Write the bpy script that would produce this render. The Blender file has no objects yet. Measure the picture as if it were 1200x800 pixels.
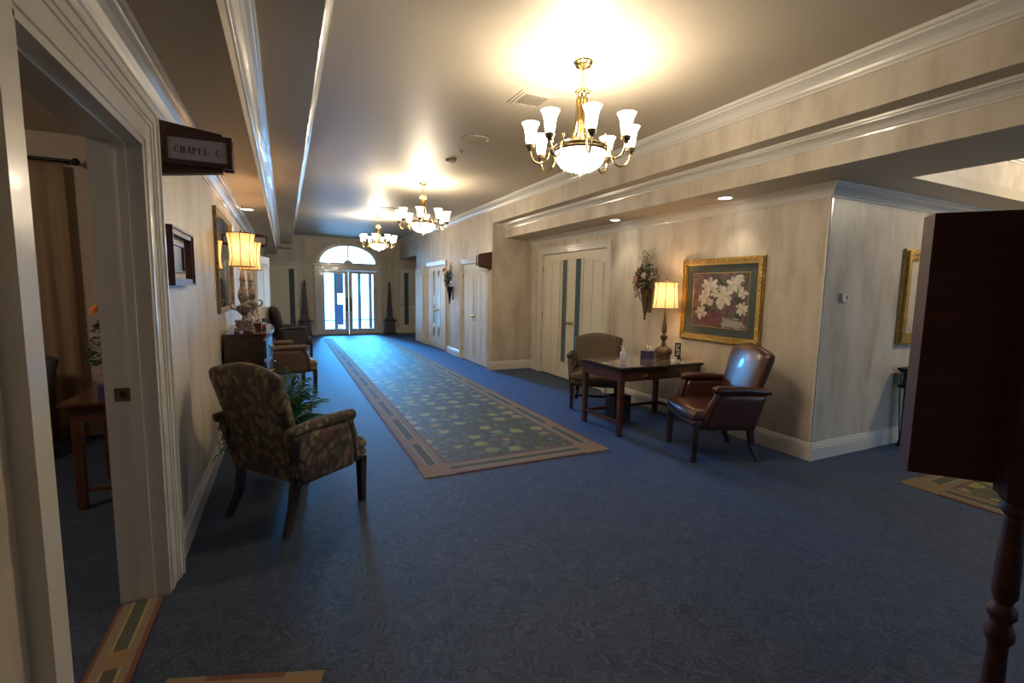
import bpy, bmesh, math, random
from math import sin, cos, pi, radians, sqrt, atan2
from mathutils import Vector, Matrix, Euler
random.seed(7)
COL = bpy.context.scene.collection
scene = bpy.context.scene

# ------------------------------------------------------------------ materials
def new_mat(name):
    m = bpy.data.materials.new(name); m.use_nodes = True
    nt = m.node_tree
    return m, nt, nt.nodes['Principled BSDF']

def plain(name, col, rough=.5, metal=0, spec=.5, coat=0, bump=0, bscale=60, emit=None, estr=0, sheen=0):
    m, nt, b = new_mat(name)
    b.inputs['Base Color'].default_value = (*col, 1)
    b.inputs['Roughness'].default_value = rough
    b.inputs['Metallic'].default_value = metal
    b.inputs['Specular IOR Level'].default_value = spec
    b.inputs['Coat Weight'].default_value = coat
    b.inputs['Sheen Weight'].default_value = sheen
    if emit:
        b.inputs['Emission Color'].default_value = (*emit, 1)
        b.inputs['Emission Strength'].default_value = estr
    if bump:
        tc = nt.nodes.new('ShaderNodeTexCoord'); n = nt.nodes.new('ShaderNodeTexNoise')
        n.inputs['Scale'].default_value = bscale; n.inputs['Detail'].default_value = 3
        nt.links.new(tc.outputs['Object'], n.inputs['Vector'])
        bp = nt.nodes.new('ShaderNodeBump'); bp.inputs['Strength'].default_value = bump
        bp.inputs['Distance'].default_value = .01
        nt.links.new(n.outputs['Fac'], bp.inputs['Height']); nt.links.new(bp.outputs['Normal'], b.inputs['Normal'])
    return m

def N(nt, t, **kw):
    n = nt.nodes.new(t)
    for k, v in kw.items():
        if k in n.inputs: n.inputs[k].default_value = v
        else: setattr(n, k, v)
    return n

def ramp(nt, stops, fac, interp='LINEAR'):
    r = nt.nodes.new('ShaderNodeValToRGB'); r.color_ramp.interpolation = interp
    e = r.color_ramp.elements
    while len(e) < len(stops): e.new(.5)
    for i, (p, c) in enumerate(stops):
        e[i].position = p; e[i].color = (*c, 1)
    nt.links.new(fac, r.inputs['Fac'])
    return r.outputs['Color']

def mapping(nt, scale=(1, 1, 1), loc=(0, 0, 0), rot=(0, 0, 0)):
    tc = nt.nodes.new('ShaderNodeTexCoord'); mp = nt.nodes.new('ShaderNodeMapping')
    mp.inputs['Scale'].default_value = scale; mp.inputs['Location'].default_value = loc
    mp.inputs['Rotation'].default_value = rot
    nt.links.new(tc.outputs['Object'], mp.inputs['Vector'])
    return mp.outputs['Vector']

def mixc(nt, fac, a, b, mode='MIX'):
    m = nt.nodes.new('ShaderNodeMix'); m.data_type = 'RGBA'; m.blend_type = mode
    for s, v in ((0, fac), (6, a), (7, b)):
        if hasattr(v, 'is_output'): nt.links.new(v, m.inputs[s])
        elif isinstance(v, (tuple, list)): m.inputs[s].default_value = (*v, 1)
        else: m.inputs[s].default_value = v
    return m.outputs[2]

def wallpaper():
    m, nt, b = new_mat('wallpaper_faux_finish')
    v = mapping(nt, (1, 1, .22))
    n1 = N(nt, 'ShaderNodeTexNoise', Scale=4.5, Detail=6.0, Roughness=.62); nt.links.new(v, n1.inputs['Vector'])
    v2 = mapping(nt, (1, 1, .45), (3, 7, 1))
    n2 = N(nt, 'ShaderNodeTexNoise', Scale=3.2, Detail=5.0, Roughness=.6); nt.links.new(v2, n2.inputs['Vector'])
    c1 = ramp(nt, [(.31, (.48, .42, .345)), (.46, (.62, .555, .465)), (.66, (.69, .625, .53))], n1.outputs['Fac'])
    c2 = ramp(nt, [(.34, (.74, .71, .66)), (.5, (.96, .95, .93)), (.62, (1, 1, 1))], n2.outputs['Fac'])
    nt.links.new(mixc(nt, .8, c1, c2, 'MULTIPLY'), b.inputs['Base Color'])
    b.inputs['Roughness'].default_value = .42
    return m

def carpet():
    m, nt, b = new_mat('navy_scroll_carpet')
    v = mapping(nt, (1, 1, 1))
    nd = N(nt, 'ShaderNodeTexNoise', Scale=5.5, Detail=2.0); nt.links.new(v, nd.inputs['Vector'])
    vm = N(nt, 'ShaderNodeVectorMath', operation='MULTIPLY_ADD')
    nt.links.new(nd.outputs['Color'], vm.inputs[0]); vm.inputs[1].default_value = (.35, .35, 0); nt.links.new(v, vm.inputs[2])
    vo = N(nt, 'ShaderNodeTexVoronoi', Scale=8.0); vo.feature = 'DISTANCE_TO_EDGE'; nt.links.new(vm.outputs[0], vo.inputs['Vector'])
    c1 = ramp(nt, [(.01, (.22, .22, .22)), (.10, (0, 0, 0))], vo.outputs['Distance'])
    lf = N(nt, 'ShaderNodeTexNoise', Scale=26.0, Detail=3.0, Roughness=.65, Distortion=2.2); nt.links.new(vm.outputs[0], lf.inputs['Vector'])
    c2 = ramp(nt, [(.50, (0, 0, 0)), (.60, (.85, .85, .85)), (.66, (.3, .3, .3))], lf.outputs['Fac'])
    fine = N(nt, 'ShaderNodeTexNoise', Scale=110.0, Detail=2.0); nt.links.new(v, fine.inputs['Vector'])
    big = N(nt, 'ShaderNodeTexNoise', Scale=9.0, Detail=4.0, Roughness=.7); nt.links.new(v, big.inputs['Vector'])
    f1 = N(nt, 'ShaderNodeMath', operation='MULTIPLY'); nt.links.new(c1, f1.inputs[0]); f1.inputs[1].default_value = .8
    f3 = N(nt, 'ShaderNodeMath', operation='MAXIMUM'); nt.links.new(f1.outputs[0], f3.inputs[0]); nt.links.new(c2, f3.inputs[1])
    base = ramp(nt, [(.3, (.007, .017, .042)), (.7, (.018, .035, .078))], big.outputs['Fac'])
    col = mixc(nt, f3.outputs[0], base, (.066, .090, .128))
    col = mixc(nt, .55, col, ramp(nt, [(.35, (.35, .35, .35)), (.65, (1.0, 1.0, 1.0))], fine.outputs['Fac']), 'MULTIPLY')
    nt.links.new(col, b.inputs['Base Color'])
    b.inputs['Roughness'].default_value = .7; b.inputs['Specular IOR Level'].default_value = .45
    b.inputs['Sheen Weight'].default_value = .3; b.inputs['Sheen Roughness'].default_value = .35; b.inputs['Sheen Tint'].default_value = (.25, .5, 1, 1)
    bp = N(nt, 'ShaderNodeBump', Strength=.25, Distance=.005); nt.links.new(fine.outputs['Fac'], bp.inputs['Height'])
    nt.links.new(bp.outputs['Normal'], b.inputs['Normal'])
    return m

def rug_field():
    m, nt, b = new_mat('runner_floral_field')
    v = mapping(nt, (1, 1, 1))
    nd = N(nt, 'ShaderNodeTexNoise', Scale=18.0, Detail=3.0); nt.links.new(v, nd.inputs['Vector'])
    vm = N(nt, 'ShaderNodeVectorMath', operation='MULTIPLY_ADD')
    nt.links.new(nd.outputs['Color'], vm.inputs[0]); vm.inputs[1].default_value = (.16, .16, 0); nt.links.new(v, vm.inputs[2])
    big = N(nt, 'ShaderNodeTexVoronoi', Scale=3.9, Randomness=.35); nt.links.new(vm.outputs[0], big.inputs['Vector'])
    small = N(nt, 'ShaderNodeTexVoronoi', Scale=12.0, Randomness=.9); nt.links.new(vm.outputs[0], small.inputs['Vector'])
    bed = ramp(nt, [(.4, (.028, .036, .020)), (.6, (.062, .072, .032))], nd.outputs['Fac'])
    sm = ramp(nt, [(0, (.14, .155, .15)), (.22, (.035, .045, .075)), (.55, (.085, .085, .05)), (.72, (.10, .115, .115)), (.9, (.10, .065, .045))], small.outputs['Color'], 'CONSTANT')
    smm = ramp(nt, [(.36, (1, 1, 1)), (.46, (0, 0, 0))], small.outputs['Distance'])
    c = mixc(nt, smm, bed, sm)
    ring = ramp(nt, [(.36, (1, 1, 1)), (.42, (0, 0, 0))], big.outputs['Distance'])
    c = mixc(nt, ring, c, (.055, .065, .032))
    fl = ramp(nt, [(0, (.23, .215, .06)), (.45, (.25, .215, .07)), (.66, (.21, .13, .07)), (.8, (.15, .18, .06))], big.outputs['Color'], 'CONSTANT')
    flm = ramp(nt, [(.25, (1, 1, 1)), (.30, (0, 0, 0))], big.outputs['Distance'])
    c = mixc(nt, flm, c, fl)
    cen = ramp(nt, [(.04, (1, 1, 1)), (.07, (0, 0, 0))], big.outputs['Distance'])
    c = mixc(nt, cen, c, (.16, .07, .04))
    nt.links.new(c, b.inputs['Base Color']); b.inputs['Roughness'].default_value = .7
    b.inputs['Sheen Weight'].default_value = .0
    return m

def fabric_floral():
    m, nt, b = new_mat('dark_floral_tapestry')
    v = mapping(nt, (1, 1, .75))
    nd = N(nt, 'ShaderNodeTexNoise', Scale=9.0, Detail=2.0); nt.links.new(v, nd.inputs['Vector'])
    vm = N(nt, 'ShaderNodeVectorMath', operation='MULTIPLY_ADD')
    nt.links.new(nd.outputs['Color'], vm.inputs[0]); vm.inputs[1].default_value = (.12, .12, .12); nt.links.new(v, vm.inputs[2])
    vo = N(nt, 'ShaderNodeTexVoronoi', Scale=21.0); nt.links.new(vm.outputs[0], vo.inputs['Vector'])
    c = ramp(nt, [(0, (.17, .12, .06)), (.3, (.11, .045, .032)), (.5, (.15, .11, .06)), (.72, (.06, .055, .03)), (.88, (.22, .165, .09))], vo.outputs['Color'], 'CONSTANT')
    mk = ramp(nt, [(.40, (1, 1, 1)), (.62, (0, 0, 0))], vo.outputs['Distance'])
    nt.links.new(mixc(nt, mk, (.030, .020, .014), c), b.inputs['Base Color'])
    b.inputs['Roughness'].default_value = .75; b.inputs['Sheen Weight'].default_value = .15
    return m

def fabric_stripe(name, a, c, scale, axis='X'):
    m, nt, b = new_mat(name)
    v = mapping(nt)
    w = N(nt, 'ShaderNodeTexWave', Scale=scale, Distortion=.3); w.bands_direction = axis
    nt.links.new(v, w.inputs['Vector'])
    nt.links.new(ramp(nt, [(.25, a), (.45, c), (.6, c), (.8, a)], w.outputs['Fac']), b.inputs['Base Color'])
    b.inputs['Roughness'].default_value = .6
    return m

def wood(name, a, c, rough=.3, scale=9, coat=.3, axis=(1, 1, 9)):
    m, nt, b = new_mat(name)
    v = mapping(nt, axis)
    n = N(nt, 'ShaderNodeTexNoise', Scale=scale, Detail=4.0, Distortion=.6); nt.links.new(v, n.inputs['Vector'])
    nt.links.new(ramp(nt, [(.35, a), (.65, c)], n.outputs['Fac']), b.inputs['Base Color'])
    b.inputs['Roughness'].default_value = rough; b.inputs['Coat Weight'].default_value = coat
    b.inputs['Coat Roughness'].default_value = .15
    return m

def pane_mat(name, tint=(1, 1, 1), refl=.12):
    m, nt, b = new_mat(name)
    tr = N(nt, 'ShaderNodeBsdfTransparent'); tr.inputs[0].default_value = (*tint, 1)
    gl = N(nt, 'ShaderNodeBsdfGlossy'); gl.inputs['Roughness'].default_value = .03
    fr = N(nt, 'ShaderNodeFresnel'); fr.inputs[0].default_value = 1.45
    mx = nt.nodes.new('ShaderNodeMixShader')
    nt.links.new(fr.outputs[0], mx.inputs[0]); nt.links.new(tr.outputs[0], mx.inputs[1]); nt.links.new(gl.outputs[0], mx.inputs[2])
    nt.links.new(mx.outputs[0], nt.nodes['Material Output'].inputs['Surface'])
    return m

def ornate(name, a, c, rough=.35, metal=.8, scale=60, bump=.8):
    m, nt, b = new_mat(name)
    v = mapping(nt)
    n = N(nt, 'ShaderNodeTexVoronoi', Scale=float(scale)); nt.links.new(v, n.inputs['Vector'])
    nt.links.new(ramp(nt, [(.1, c), (.55, a)], n.outputs['Distance']), b.inputs['Base Color'])
    b.inputs['Roughness'].default_value = rough; b.inputs['Metallic'].default_value = metal
    bp = N(nt, 'ShaderNodeBump', Strength=bump, Distance=.01); bp.invert = True
    nt.links.new(n.outputs['Distance'], bp.inputs['Height']); nt.links.new(bp.outputs['Normal'], b.inputs['Normal'])
    return m

def leafy(name, a, c):
    m, nt, b = new_mat(name)
    n = N(nt, 'ShaderNodeTexNoise', Scale=14.0); nt.links.new(mapping(nt), n.inputs['Vector'])
    nt.links.new(ramp(nt, [(.35, a), (.65, c)], n.outputs['Fac']), b.inputs['Base Color'])
    b.inputs['Roughness'].default_value = .5
    return m

M = {}
M['wallpaper'] = wallpaper()
M['ceil'] = plain('tan_ceiling_paint', (.52, .455, .355), .45, bump=.15, bscale=30)
M['trim'] = plain('gloss_white_trim', (.72, .70, .65), .22, coat=.3)
M['door'] = plain('cream_door_paint', (.74, .70, .59), .35)
M['carpet'] = carpet()
M['rug'] = rug_field()
M['rug_tan'] = plain('runner_tan_band', (.175, .135, .09), .85, bump=.4, bscale=200)
M['rug_red'] = plain('runner_rust_line', (.13, .045, .03), .85)
M['rug_olive'] = plain('runner_olive_band', (.055, .062, .045), .85, bump=.4, bscale=200)
M['rug_orange'] = plain('runner_orange_block', (.21, .13, .06), .85, bump=.4, bscale=120)
M['rug_gold'] = plain('runner_gold_line', (.26, .21, .11), .85)
M['floral'] = fabric_floral()
M['stripe'] = fabric_stripe('brown_gold_striped_fabric', (.018, .011, .007), (.36, .26, .145), 7.5, 'X')
M['tan_stripe'] = fabric_stripe('tan_striped_fabric', (.17, .10, .06), (.27, .18, .11), 10, 'X')
M['tan_fabric'] = plain('brown_chenille', (.105, .062, .042), .8, bump=.5, bscale=80)
M['dark_fabric'] = plain('charcoal_plum_fabric', (.05, .038, .042), .7, bump=.4, bscale=80)
M['leather'] = plain('oxblood_leather', (.062, .022, .016), .28, coat=.15, bump=.25, bscale=45)
M['nail'] = plain('brass_nail', (.45, .28, .1), .3, 1)
M['leg'] = wood('dark_chair_leg', (.018, .008, .005), (.045, .018, .010))
M['mahog'] = wood('mahogany', (.040, .012, .006), (.10, .030, .013), .28)
M['mahog_dark'] = wood('dark_mahogany', (.022, .010, .007), (.045, .018, .011), .25)
M['signwood'] = wood('sign_mahogany', (.035, .008, .006), (.065, .016, .011), .45, coat=.1)
M['standwood'] = wood('sign_stand_mahogany', (.045, .010, .007), (.075, .018, .011), .5, coat=0)
M['gold'] = ornate('gilded_frame', (.58, .40, .13), (.16, .09, .02), .35, .75, 55)
M['gold_dark'] = ornate('aged_gilt_frame', (.30, .20, .08), (.09, .055, .02), .4, .6, 60)
M['gold_plain'] = plain('gold_lip', (.65, .45, .14), .3, .8)
M['bronze'] = ornate('antique_bronze', (.14, .09, .045), (.03, .02, .012), .35, .6, 70, .6)
M['pewter'] = ornate('aged_silver_bronze', (.28, .23, .19), (.06, .045, .038), .3, .5, 55, .8)
M['brass'] = plain('polished_brass', (.70, .52, .22), .18, 1)
M['brass_dark'] = plain('aged_brass', (.22, .17, .09), .3, .9)
M['shade_glass'] = plain('frosted_glass_shade', (.9, .88, .82), .4, emit=(1, .87, .66), estr=9)
M['bowl_glass'] = plain('alabaster_bowl', (.9, .86, .78), .4, emit=(1, .88, .68), estr=6)
M['lampshade'] = plain('silk_lampshade', (.8, .62, .34), .8, emit=(1, .64, .28), estr=1.9)
M['shade_core'] = plain('lamp_bulb', (1, .9, .7), .5, emit=(1, .8, .5), estr=30)
M['shade_rib'] = plain('shade_trim', (.10, .05, .02), .6)
M['pane'] = pane_mat('clear_window_pane')
M['dglass'] = plain('dark_door_glass', (.07, .12, .13), .08, spec=.8)
M['mirror'] = plain('mirror_silver', (.9, .9, .9), .01, 1)
M['deskglass'] = plain('glass_desk_top', (.20, .16, .14), .03, spec=.9, coat=1)
M['iron'] = plain('black_wrought_iron', (.012, .011, .011), .45, .4)
M['black'] = plain('black_plastic', (.012, .012, .013), .4)
M['white'] = plain('white_plastic', (.75, .75, .73), .4)
M['paper'] = plain('white_paper', (.72, .70, .68), .8)
M['ink'] = plain('black_ink', (.01, .01, .01), .6)
M['signface'] = plain('lilac_grey_sign_face', (.42, .38, .40), .5)
M['blue_box'] = plain('navy_tissue_box', (.03, .03, .12), .5)
M['clearpl'] = plain('clear_bottle_plastic', (.62, .62, .64), .15, spec=.6)
M['obelisk'] = plain('weathered_dark_obelisk', (.045, .05, .058), .5, bump=.5, bscale=30)
M['fern'] = leafy('fern_green', (.015, .07, .015), (.05, .18, .035))
M['dkleaf'] = leafy('dark_leaf', (.010, .022, .010), (.05, .065, .02))
M['olive'] = leafy('olive_leaf', (.06, .07, .02), (.17, .18, .06))
M['burg'] = leafy('burgundy_leaf', (.06, .012, .010), (.15, .05, .02))
M['peach'] = plain('peach_petal', (.55, .25, .14), .7)
M['orange'] = plain('orange_petal', (.62, .20, .03), .7)
M['redpetal'] = plain('red_petal', (.55, .03, .05), .6)
M['ivory'] = plain('ivory_petal', (.62, .55, .42), .7)
M['terracotta'] = plain('dark_planter', (.03, .02, .018), .6)
M['curtain'] = plain('beige_drape', (.50, .37, .24), .75, sheen=.3, bump=.2, bscale=90)
M['chapelwall'] = plain('chapel_wall_paper', (.42, .36, .30), .7, bump=.2, bscale=20)
M['grille'] = plain('grey_grille', (.25, .24, .22), .5)
M['led'] = plain('downlight_lens', (1, .95, .85), .5, emit=(1, .93, .78), estr=14)
M['porch'] = plain('concrete_porch', (.55, .56, .58), .8, bump=.3)
M['railing'] = plain('porch_railing_paint', (.02, .024, .03), .5)
M['facade'] = plain('pale_building_facade', (.75, .76, .78), .8, bump=.3, bscale=6)
M['bluecloth'] = plain('blue_awning_cloth', (.01, .03, .10), .6)
M['soil'] = plain('dark_soil', (.02, .014, .01), .95, bump=1, bscale=120)

def silk_shade():
    m, nt, b = new_mat('lit_silk_shade')
    b.inputs['Base Color'].default_value = (.75, .55, .30, 1); b.inputs['Roughness'].default_value = .8
    b.inputs['Emission Color'].default_value = (1, .50, .14, 1); b.inputs['Emission Strength'].default_value = .55
    tr = N(nt, 'ShaderNodeBsdfTranslucent'); tr.inputs[0].default_value = (1, .78, .45, 1)
    mx = nt.nodes.new('ShaderNodeMixShader'); mx.inputs[0].default_value = .12
    nt.links.new(b.outputs[0], mx.inputs[1]); nt.links.new(tr.outputs[0], mx.inputs[2])
    nt.links.new(mx.outputs[0], nt.nodes['Material Output'].inputs['Surface'])
    return m
M['lampshade'] = silk_shade()

# ------------------------------------------------------------------ geometry helpers
def setm(faces, mi):
    for f in faces: f.material_index = mi

def box(bm, x0, x1, y0, y1, z0, z1, mi=0, mtx=None):
    vs = [bm.verts.new(p) for p in ((x0,y0,z0),(x1,y0,z0),(x1,y1,z0),(x0,y1,z0),(x0,y0,z1),(x1,y0,z1),(x1,y1,z1),(x0,y1,z1))]
    if mtx:
        for v in vs: v.co = mtx @ v.co
    fs = [bm.faces.new([vs[i] for i in q]) for q in ((0,3,2,1),(4,5,6,7),(0,1,5,4),(1,2,6,5),(2,3,7,6),(3,0,4,7))]
    setm(fs, mi); return vs

def bar(bm, a, b, w, d, mi=0, w2=None, d2=None, up=None):
    """rectangular bar from a to b, section w x d (w2,d2 at b)"""
    a = Vector(a); b = Vector(b); t = (b - a).normalized()
    up = Vector(up) if up else (Vector((0, 1, 0)) if abs(t.z) > .7 else Vector((0, 0, 1)))
    s = t.cross(up).normalized(); u = s.cross(t)
    w2 = w if w2 is None else w2; d2 = d if d2 is None else d2
    r = []
    for p, ww, dd in ((a, w, d), (b, w2, d2)):
        r.append([bm.verts.new(p + s*ww/2*i + u*dd/2*j) for i, j in ((-1,-1),(1,-1),(1,1),(-1,1))])
    fs = [bm.faces.new(r[0][::-1]), bm.faces.new(r[1])]
    for i in range(4): fs.append(bm.faces.new([r[0][i], r[0][(i+1)%4], r[1][(i+1)%4], r[1][i]]))
    setm(fs, mi)

def tube(bm, pts, rad, seg=8, mi=0, closed=False):
    pts = [Vector(p) for p in pts]; n = len(pts)
    rad = rad if isinstance(rad, (list, tuple)) else [rad]*n
    rings = []; prev = None
    for i, p in enumerate(pts):
        if closed: t = (pts[(i+1)%n] - pts[i-1])
        else: t = pts[min(i+1, n-1)] - pts[max(i-1, 0)]
        t.normalize()
        if prev is None:
            a = Vector((0,0,1)) if abs(t.z) < .9 else Vector((1,0,0)); s = t.cross(a).normalized()
        else:
            s = (prev - t*prev.dot(t)); s = s.normalized() if s.length > 1e-6 else prev
        prev = s; u = t.cross(s)
        rings.append([bm.verts.new(p + (s*cos(2*pi*k/seg) + u*sin(2*pi*k/seg))*rad[i]) for k in range(seg)])
    fs = []
    rng = range(n) if closed else range(n-1)
    for i in rng:
        A, B = rings[i], rings[(i+1)%n]
        for k in range(seg): fs.append(bm.faces.new([A[k], A[(k+1)%seg], B[(k+1)%seg], B[k]]))
    if not closed:
        fs.append(bm.faces.new(rings[0][::-1])); fs.append(bm.faces.new(rings[-1]))
    setm(fs, mi)

def lathe(bm, prof, c=(0, 0, 0), seg=24, mi=0, mtx=None, cap=True, sx=1, sy=1):
    rings = []; c = Vector(c)
    for r, z in prof:
        ring = []
        for k in range(seg):
            v = Vector((r*cos(2*pi*k/seg)*sx, r*sin(2*pi*k/seg)*sy, z))
            if mtx: v = mtx @ v
            ring.append(bm.verts.new(c + v))
        rings.append(ring)
    fs = []
    for i in range(len(rings)-1):
        for k in range(seg): fs.append(bm.faces.new([rings[i][k], rings[i][(k+1)%seg], rings[i+1][(k+1)%seg], rings[i+1][k]]))
    if cap:
        if prof[0][0] > 1e-4: fs.append(bm.faces.new(rings[0][::-1]))
        if prof[-1][0] > 1e-4: fs.append(bm.faces.new(rings[-1]))
    setm(fs, mi)

def prism(bm, poly, ax, a0, a1, mi=0, mtx=None):
    """polygon (p,q) extruded along axis ax ('x','y','z') from a0 to a1"""
    def P(p, q, a):
        v = Vector({'x': (a, p, q), 'y': (p, a, q), 'z': (p, q, a)}[ax])
        return mtx @ v if mtx else v
    A = [bm.verts.new(P(p, q, a0)) for p, q in poly]; B = [bm.verts.new(P(p, q, a1)) for p, q in poly]
    n = len(poly)
    fs = [bm.faces.new(A[::-1]), bm.faces.new(B)]
    for i in range(n): fs.append(bm.faces.new([A[i], A[(i+1)%n], B[(i+1)%n], B[i]]))
    setm(fs, mi)

def cushion(bm, f, nrm, T, nu=18, nv=14, mi=0, p=6):
    us = [-cos(pi*i/nu) for i in range(nu+1)]; vs = [-cos(pi*i/nv) for i in range(nv+1)]
    us = [(a + math.copysign(abs(a)**.8, a))/2 for a in us]; vs = [(a + math.copysign(abs(a)**.8, a))/2 for a in vs]
    G = {}
    for sgn in (1, -1):
        for i, u in enumerate(us):
            for j, v in enumerate(vs):
                edge = i in (0, nu) or j in (0, nv)
                if edge and sgn < 0: G[(sgn, i, j)] = G[(1, i, j)]; continue
                t = T/2*sqrt(max(0, (1-abs(u)**p)*(1-abs(v)**p)))
                q = Vector(f(u, v)) + Vector(nrm(u, v)).normalized()*t*sgn
                G[(sgn, i, j)] = bm.verts.new(q)
    fs = []
    for sgn in (1, -1):
        for i in range(nu):
            for j in range(nv):
                q = [G[(sgn,i,j)], G[(sgn,i+1,j)], G[(sgn,i+1,j+1)], G[(sgn,i,j+1)]]
                fs.append(bm.faces.new(q if sgn > 0 else q[::-1]))
    setm(fs, mi)

def obj(name, bm, mats, parent=None, smooth=False, loc=None, rotz=0, bevel=0):
    if bevel:
        es = [e for e in bm.edges if len(e.link_faces) == 2 and e.calc_face_angle(0) > .6]
        bmesh.ops.bevel(bm, geom=es, offset=bevel, segments=2, profile=.5, affect='EDGES', clamp_overlap=True)
    bmesh.ops.recalc_face_normals(bm, faces=bm.faces)
    me = bpy.data.meshes.new(name); bm.to_mesh(me); bm.free()
    for m in (mats if isinstance(mats, (list, tuple)) else [mats]): me.materials.append(M[m] if isinstance(m, str) else m)
    if smooth:
        for p in me.polygons: p.use_smooth = True
        if smooth != 'all':
            me.set_sharp_from_angle(angle=radians(40))
    o = bpy.data.objects.new(name, me); COL.objects.link(o)
    if loc is not None: o.location = loc
    o.rotation_euler.z = rotz
    if parent: o.parent = parent
    return o

def tag(o, label, cat, group=None, kind=None):
    o['label'] = label; o['category'] = cat
    if group: o['group'] = group
    if kind: o['kind'] = kind
    return o

def thing(name, label, cat, loc=(0, 0, 0), rotz=0, group=None):
    o = bpy.data.objects.new(name, None); COL.objects.link(o); o.empty_display_size = .1
    o.location = loc; o.rotation_euler.z = rotz
    return tag(o, label, cat, group)

def struct(name, bm, mats, parent=None, **kw):
    o = obj(name, bm, mats, parent, **kw)
    if parent is None: o['kind'] = 'structure'
    return o

def struct_empty(name, loc=(0, 0, 0), rotz=0):
    o = bpy.data.objects.new(name, None); COL.objects.link(o); o.location = loc; o.rotation_euler.z = rotz
    o['kind'] = 'structure'; return o

def copy_tree(o, parent=None):
    c = o.copy(); COL.objects.link(c)
    if parent: c.parent = parent
    for ch in [x for x in list(COL.objects) if x.parent == o]: copy_tree(ch, c)
    return c

B = bmesh.new

# ------------------------------------------------------------------ dimensions
XL, XR, XA = -.58, 3.57, 4.42        # left wall, pier wall, alcove wall
YB, YF = -4.0, 16.5                  # back, far wall
ZC, ZB, ZA = 3.16, 2.80, 2.54        # main ceiling, middle band, low soffit
YC = 2.69                            # lobby corner wall
XLOB = 8.6

# ------------------------------------------------------------------ room shell
bm = B(); box(bm, -4.6, XLOB+.2, YB-.2, YF+.05, -.12, 0); struct('floor', bm, 'carpet')

bm = B(); box(bm, .2, XR+.2, YB, YF+.2, ZC, ZC+.12); struct('ceiling', bm, 'ceil')
# left stepped bands
bm = B()
box(bm, -.19, .2, YB, YF, ZB, ZC+.12)
box(bm, -.75, -.19, YB, YF, ZA, ZC+.12)
box(bm, -.19, .2, 15.75, YF, ZB-.10, ZB)
struct('ceiling_left_bands', bm, ['ceil'])
bm = B(); box(bm, -.191, -.186, YB, 15.75, ZA, ZB-.11); struct('trim_7', bm, 'wallpaper')

# right beam faces
bm = B()
box(bm, XR, XR+.02, YB, 8.39, ZB, ZC); box(bm, XR, XR+.02, 14.2, YF, ZA, ZC)
struct('wall_right_upper_beam', bm, 'wallpaper')
bm = B(); box(bm, XR+.02, 3.83, YB, 8.39, ZB, ZB+.1); struct('ceiling_middle_band', bm, 'ceil')
bm = B(); box(bm, 3.83, 3.86, YB, 8.39, ZA, ZB); struct('wall_right_lower_beam', bm, 'wallpaper')
bm = B()
box(bm, 3.86, 4.75, YB, 8.39, ZA, ZA+.1)
box(bm, 4.75, XLOB+.2, 2.25, YC+.2, ZA, ZA+.1)
box(bm, 4.75, XLOB+.2, YB, -1.6, ZA, ZA+.1)
box(bm, 8.0, XLOB+.2, -1.6, 2.25, ZA, ZA+.1)
box(bm, XR+.02, XA+1, 14.2, YF, ZA, ZA+.1)
struct('ceiling_right_soffit', bm, 'ceil')
ZT = 3.02
bm = B()
box(bm, 4.72, 4.75, -1.6, 2.25, ZA+.1, ZT); box(bm, 4.75, 8.0, 2.25, 2.28, ZA+.1, ZT)
box(bm, 8.0, 8.03, -1.6, 2.25, ZA+.1, ZT); box(bm, 4.75, 8.0, -1.63, -1.6, ZA+.1, ZT)
struct('wall_lobby_tray', bm, 'wallpaper')
bm = B(); box(bm, 4.72, 8.03, -1.63, 2.28, ZT, ZT+.1); struct('ceiling_lobby_tray', bm, 'ceil')

# walls
def wall(name, boxes, mat='wallpaper'):
    bm = B()
    for b in boxes: box(bm, *b)
    return struct(name, bm, mat)
OPN, OPF, OPT = 1.60, 2.77, 2.20     # chapel opening
wall('wall_left', [(-.74, XL, YB, OPN, 0, ZC), (-.74, XL, OPN, OPF, OPT, ZC), (-.74, XL, OPF, 9.35, 0, ZC),
                   (-.74, XL, 9.35, 10.25, 2.15, ZC), (-.74, XL, 10.25, YF, 0, ZC)])
wall('wall_left_side_room', [(-1.9, -1.8, 9.0, 10.6, 0, 2.6), (-1.8, -.74, 9.0, 9.1, 0, 2.6), (-1.8, -.74, 10.5, 10.6, 0, 2.6), (-1.8, -.74, 9.0, 10.6, 2.5, 2.6)], 'chapelwall')
wall('wall_right', [(XR, XR+.16, 8.39, 8.60, 0, ZC), (XR, XR+.16, 8.60, 10.05, 2.10, ZC), (XR, XR+.16, 10.05, 11.30, 0, ZC),
                    (XR, XR+.16, 11.30, 12.95, 2.15, ZC), (XR, XR+.16, 12.95, 14.2, 0, ZC), (XR+.16, XA+.1, 8.39, 8.5, 0, ZC)])
wall('wall_alcove', [(XA, XA+.16, YC, 5.95, 0, ZC), (XA, XA+.16, 5.95, 7.93, 2.22, ZC), (XA, XA+.16, 7.93, 8.5, 0, ZC)])
wall('wall_lobby', [(XA+.16, XLOB, YC, YC+.16, 0, ZC)])
wall('wall_lobby_side', [(XLOB, XLOB+.16, YB, YC+.16, 0, ZC)])
wall('wall_right_lounge', [(XR+.16, 5.4, 14.1, 14.2, 0, ZC), (5.4, 5.5, 14.1, YF, 0, ZC)])
wall('wall_back', [(-.74, 5.0, YB-.16, YB, 0, ZC), (5.0, 6.5, YB-.16, YB, 2.3, ZC), (6.5, XLOB+.16, YB-.16, YB, 0, ZC)])
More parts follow.
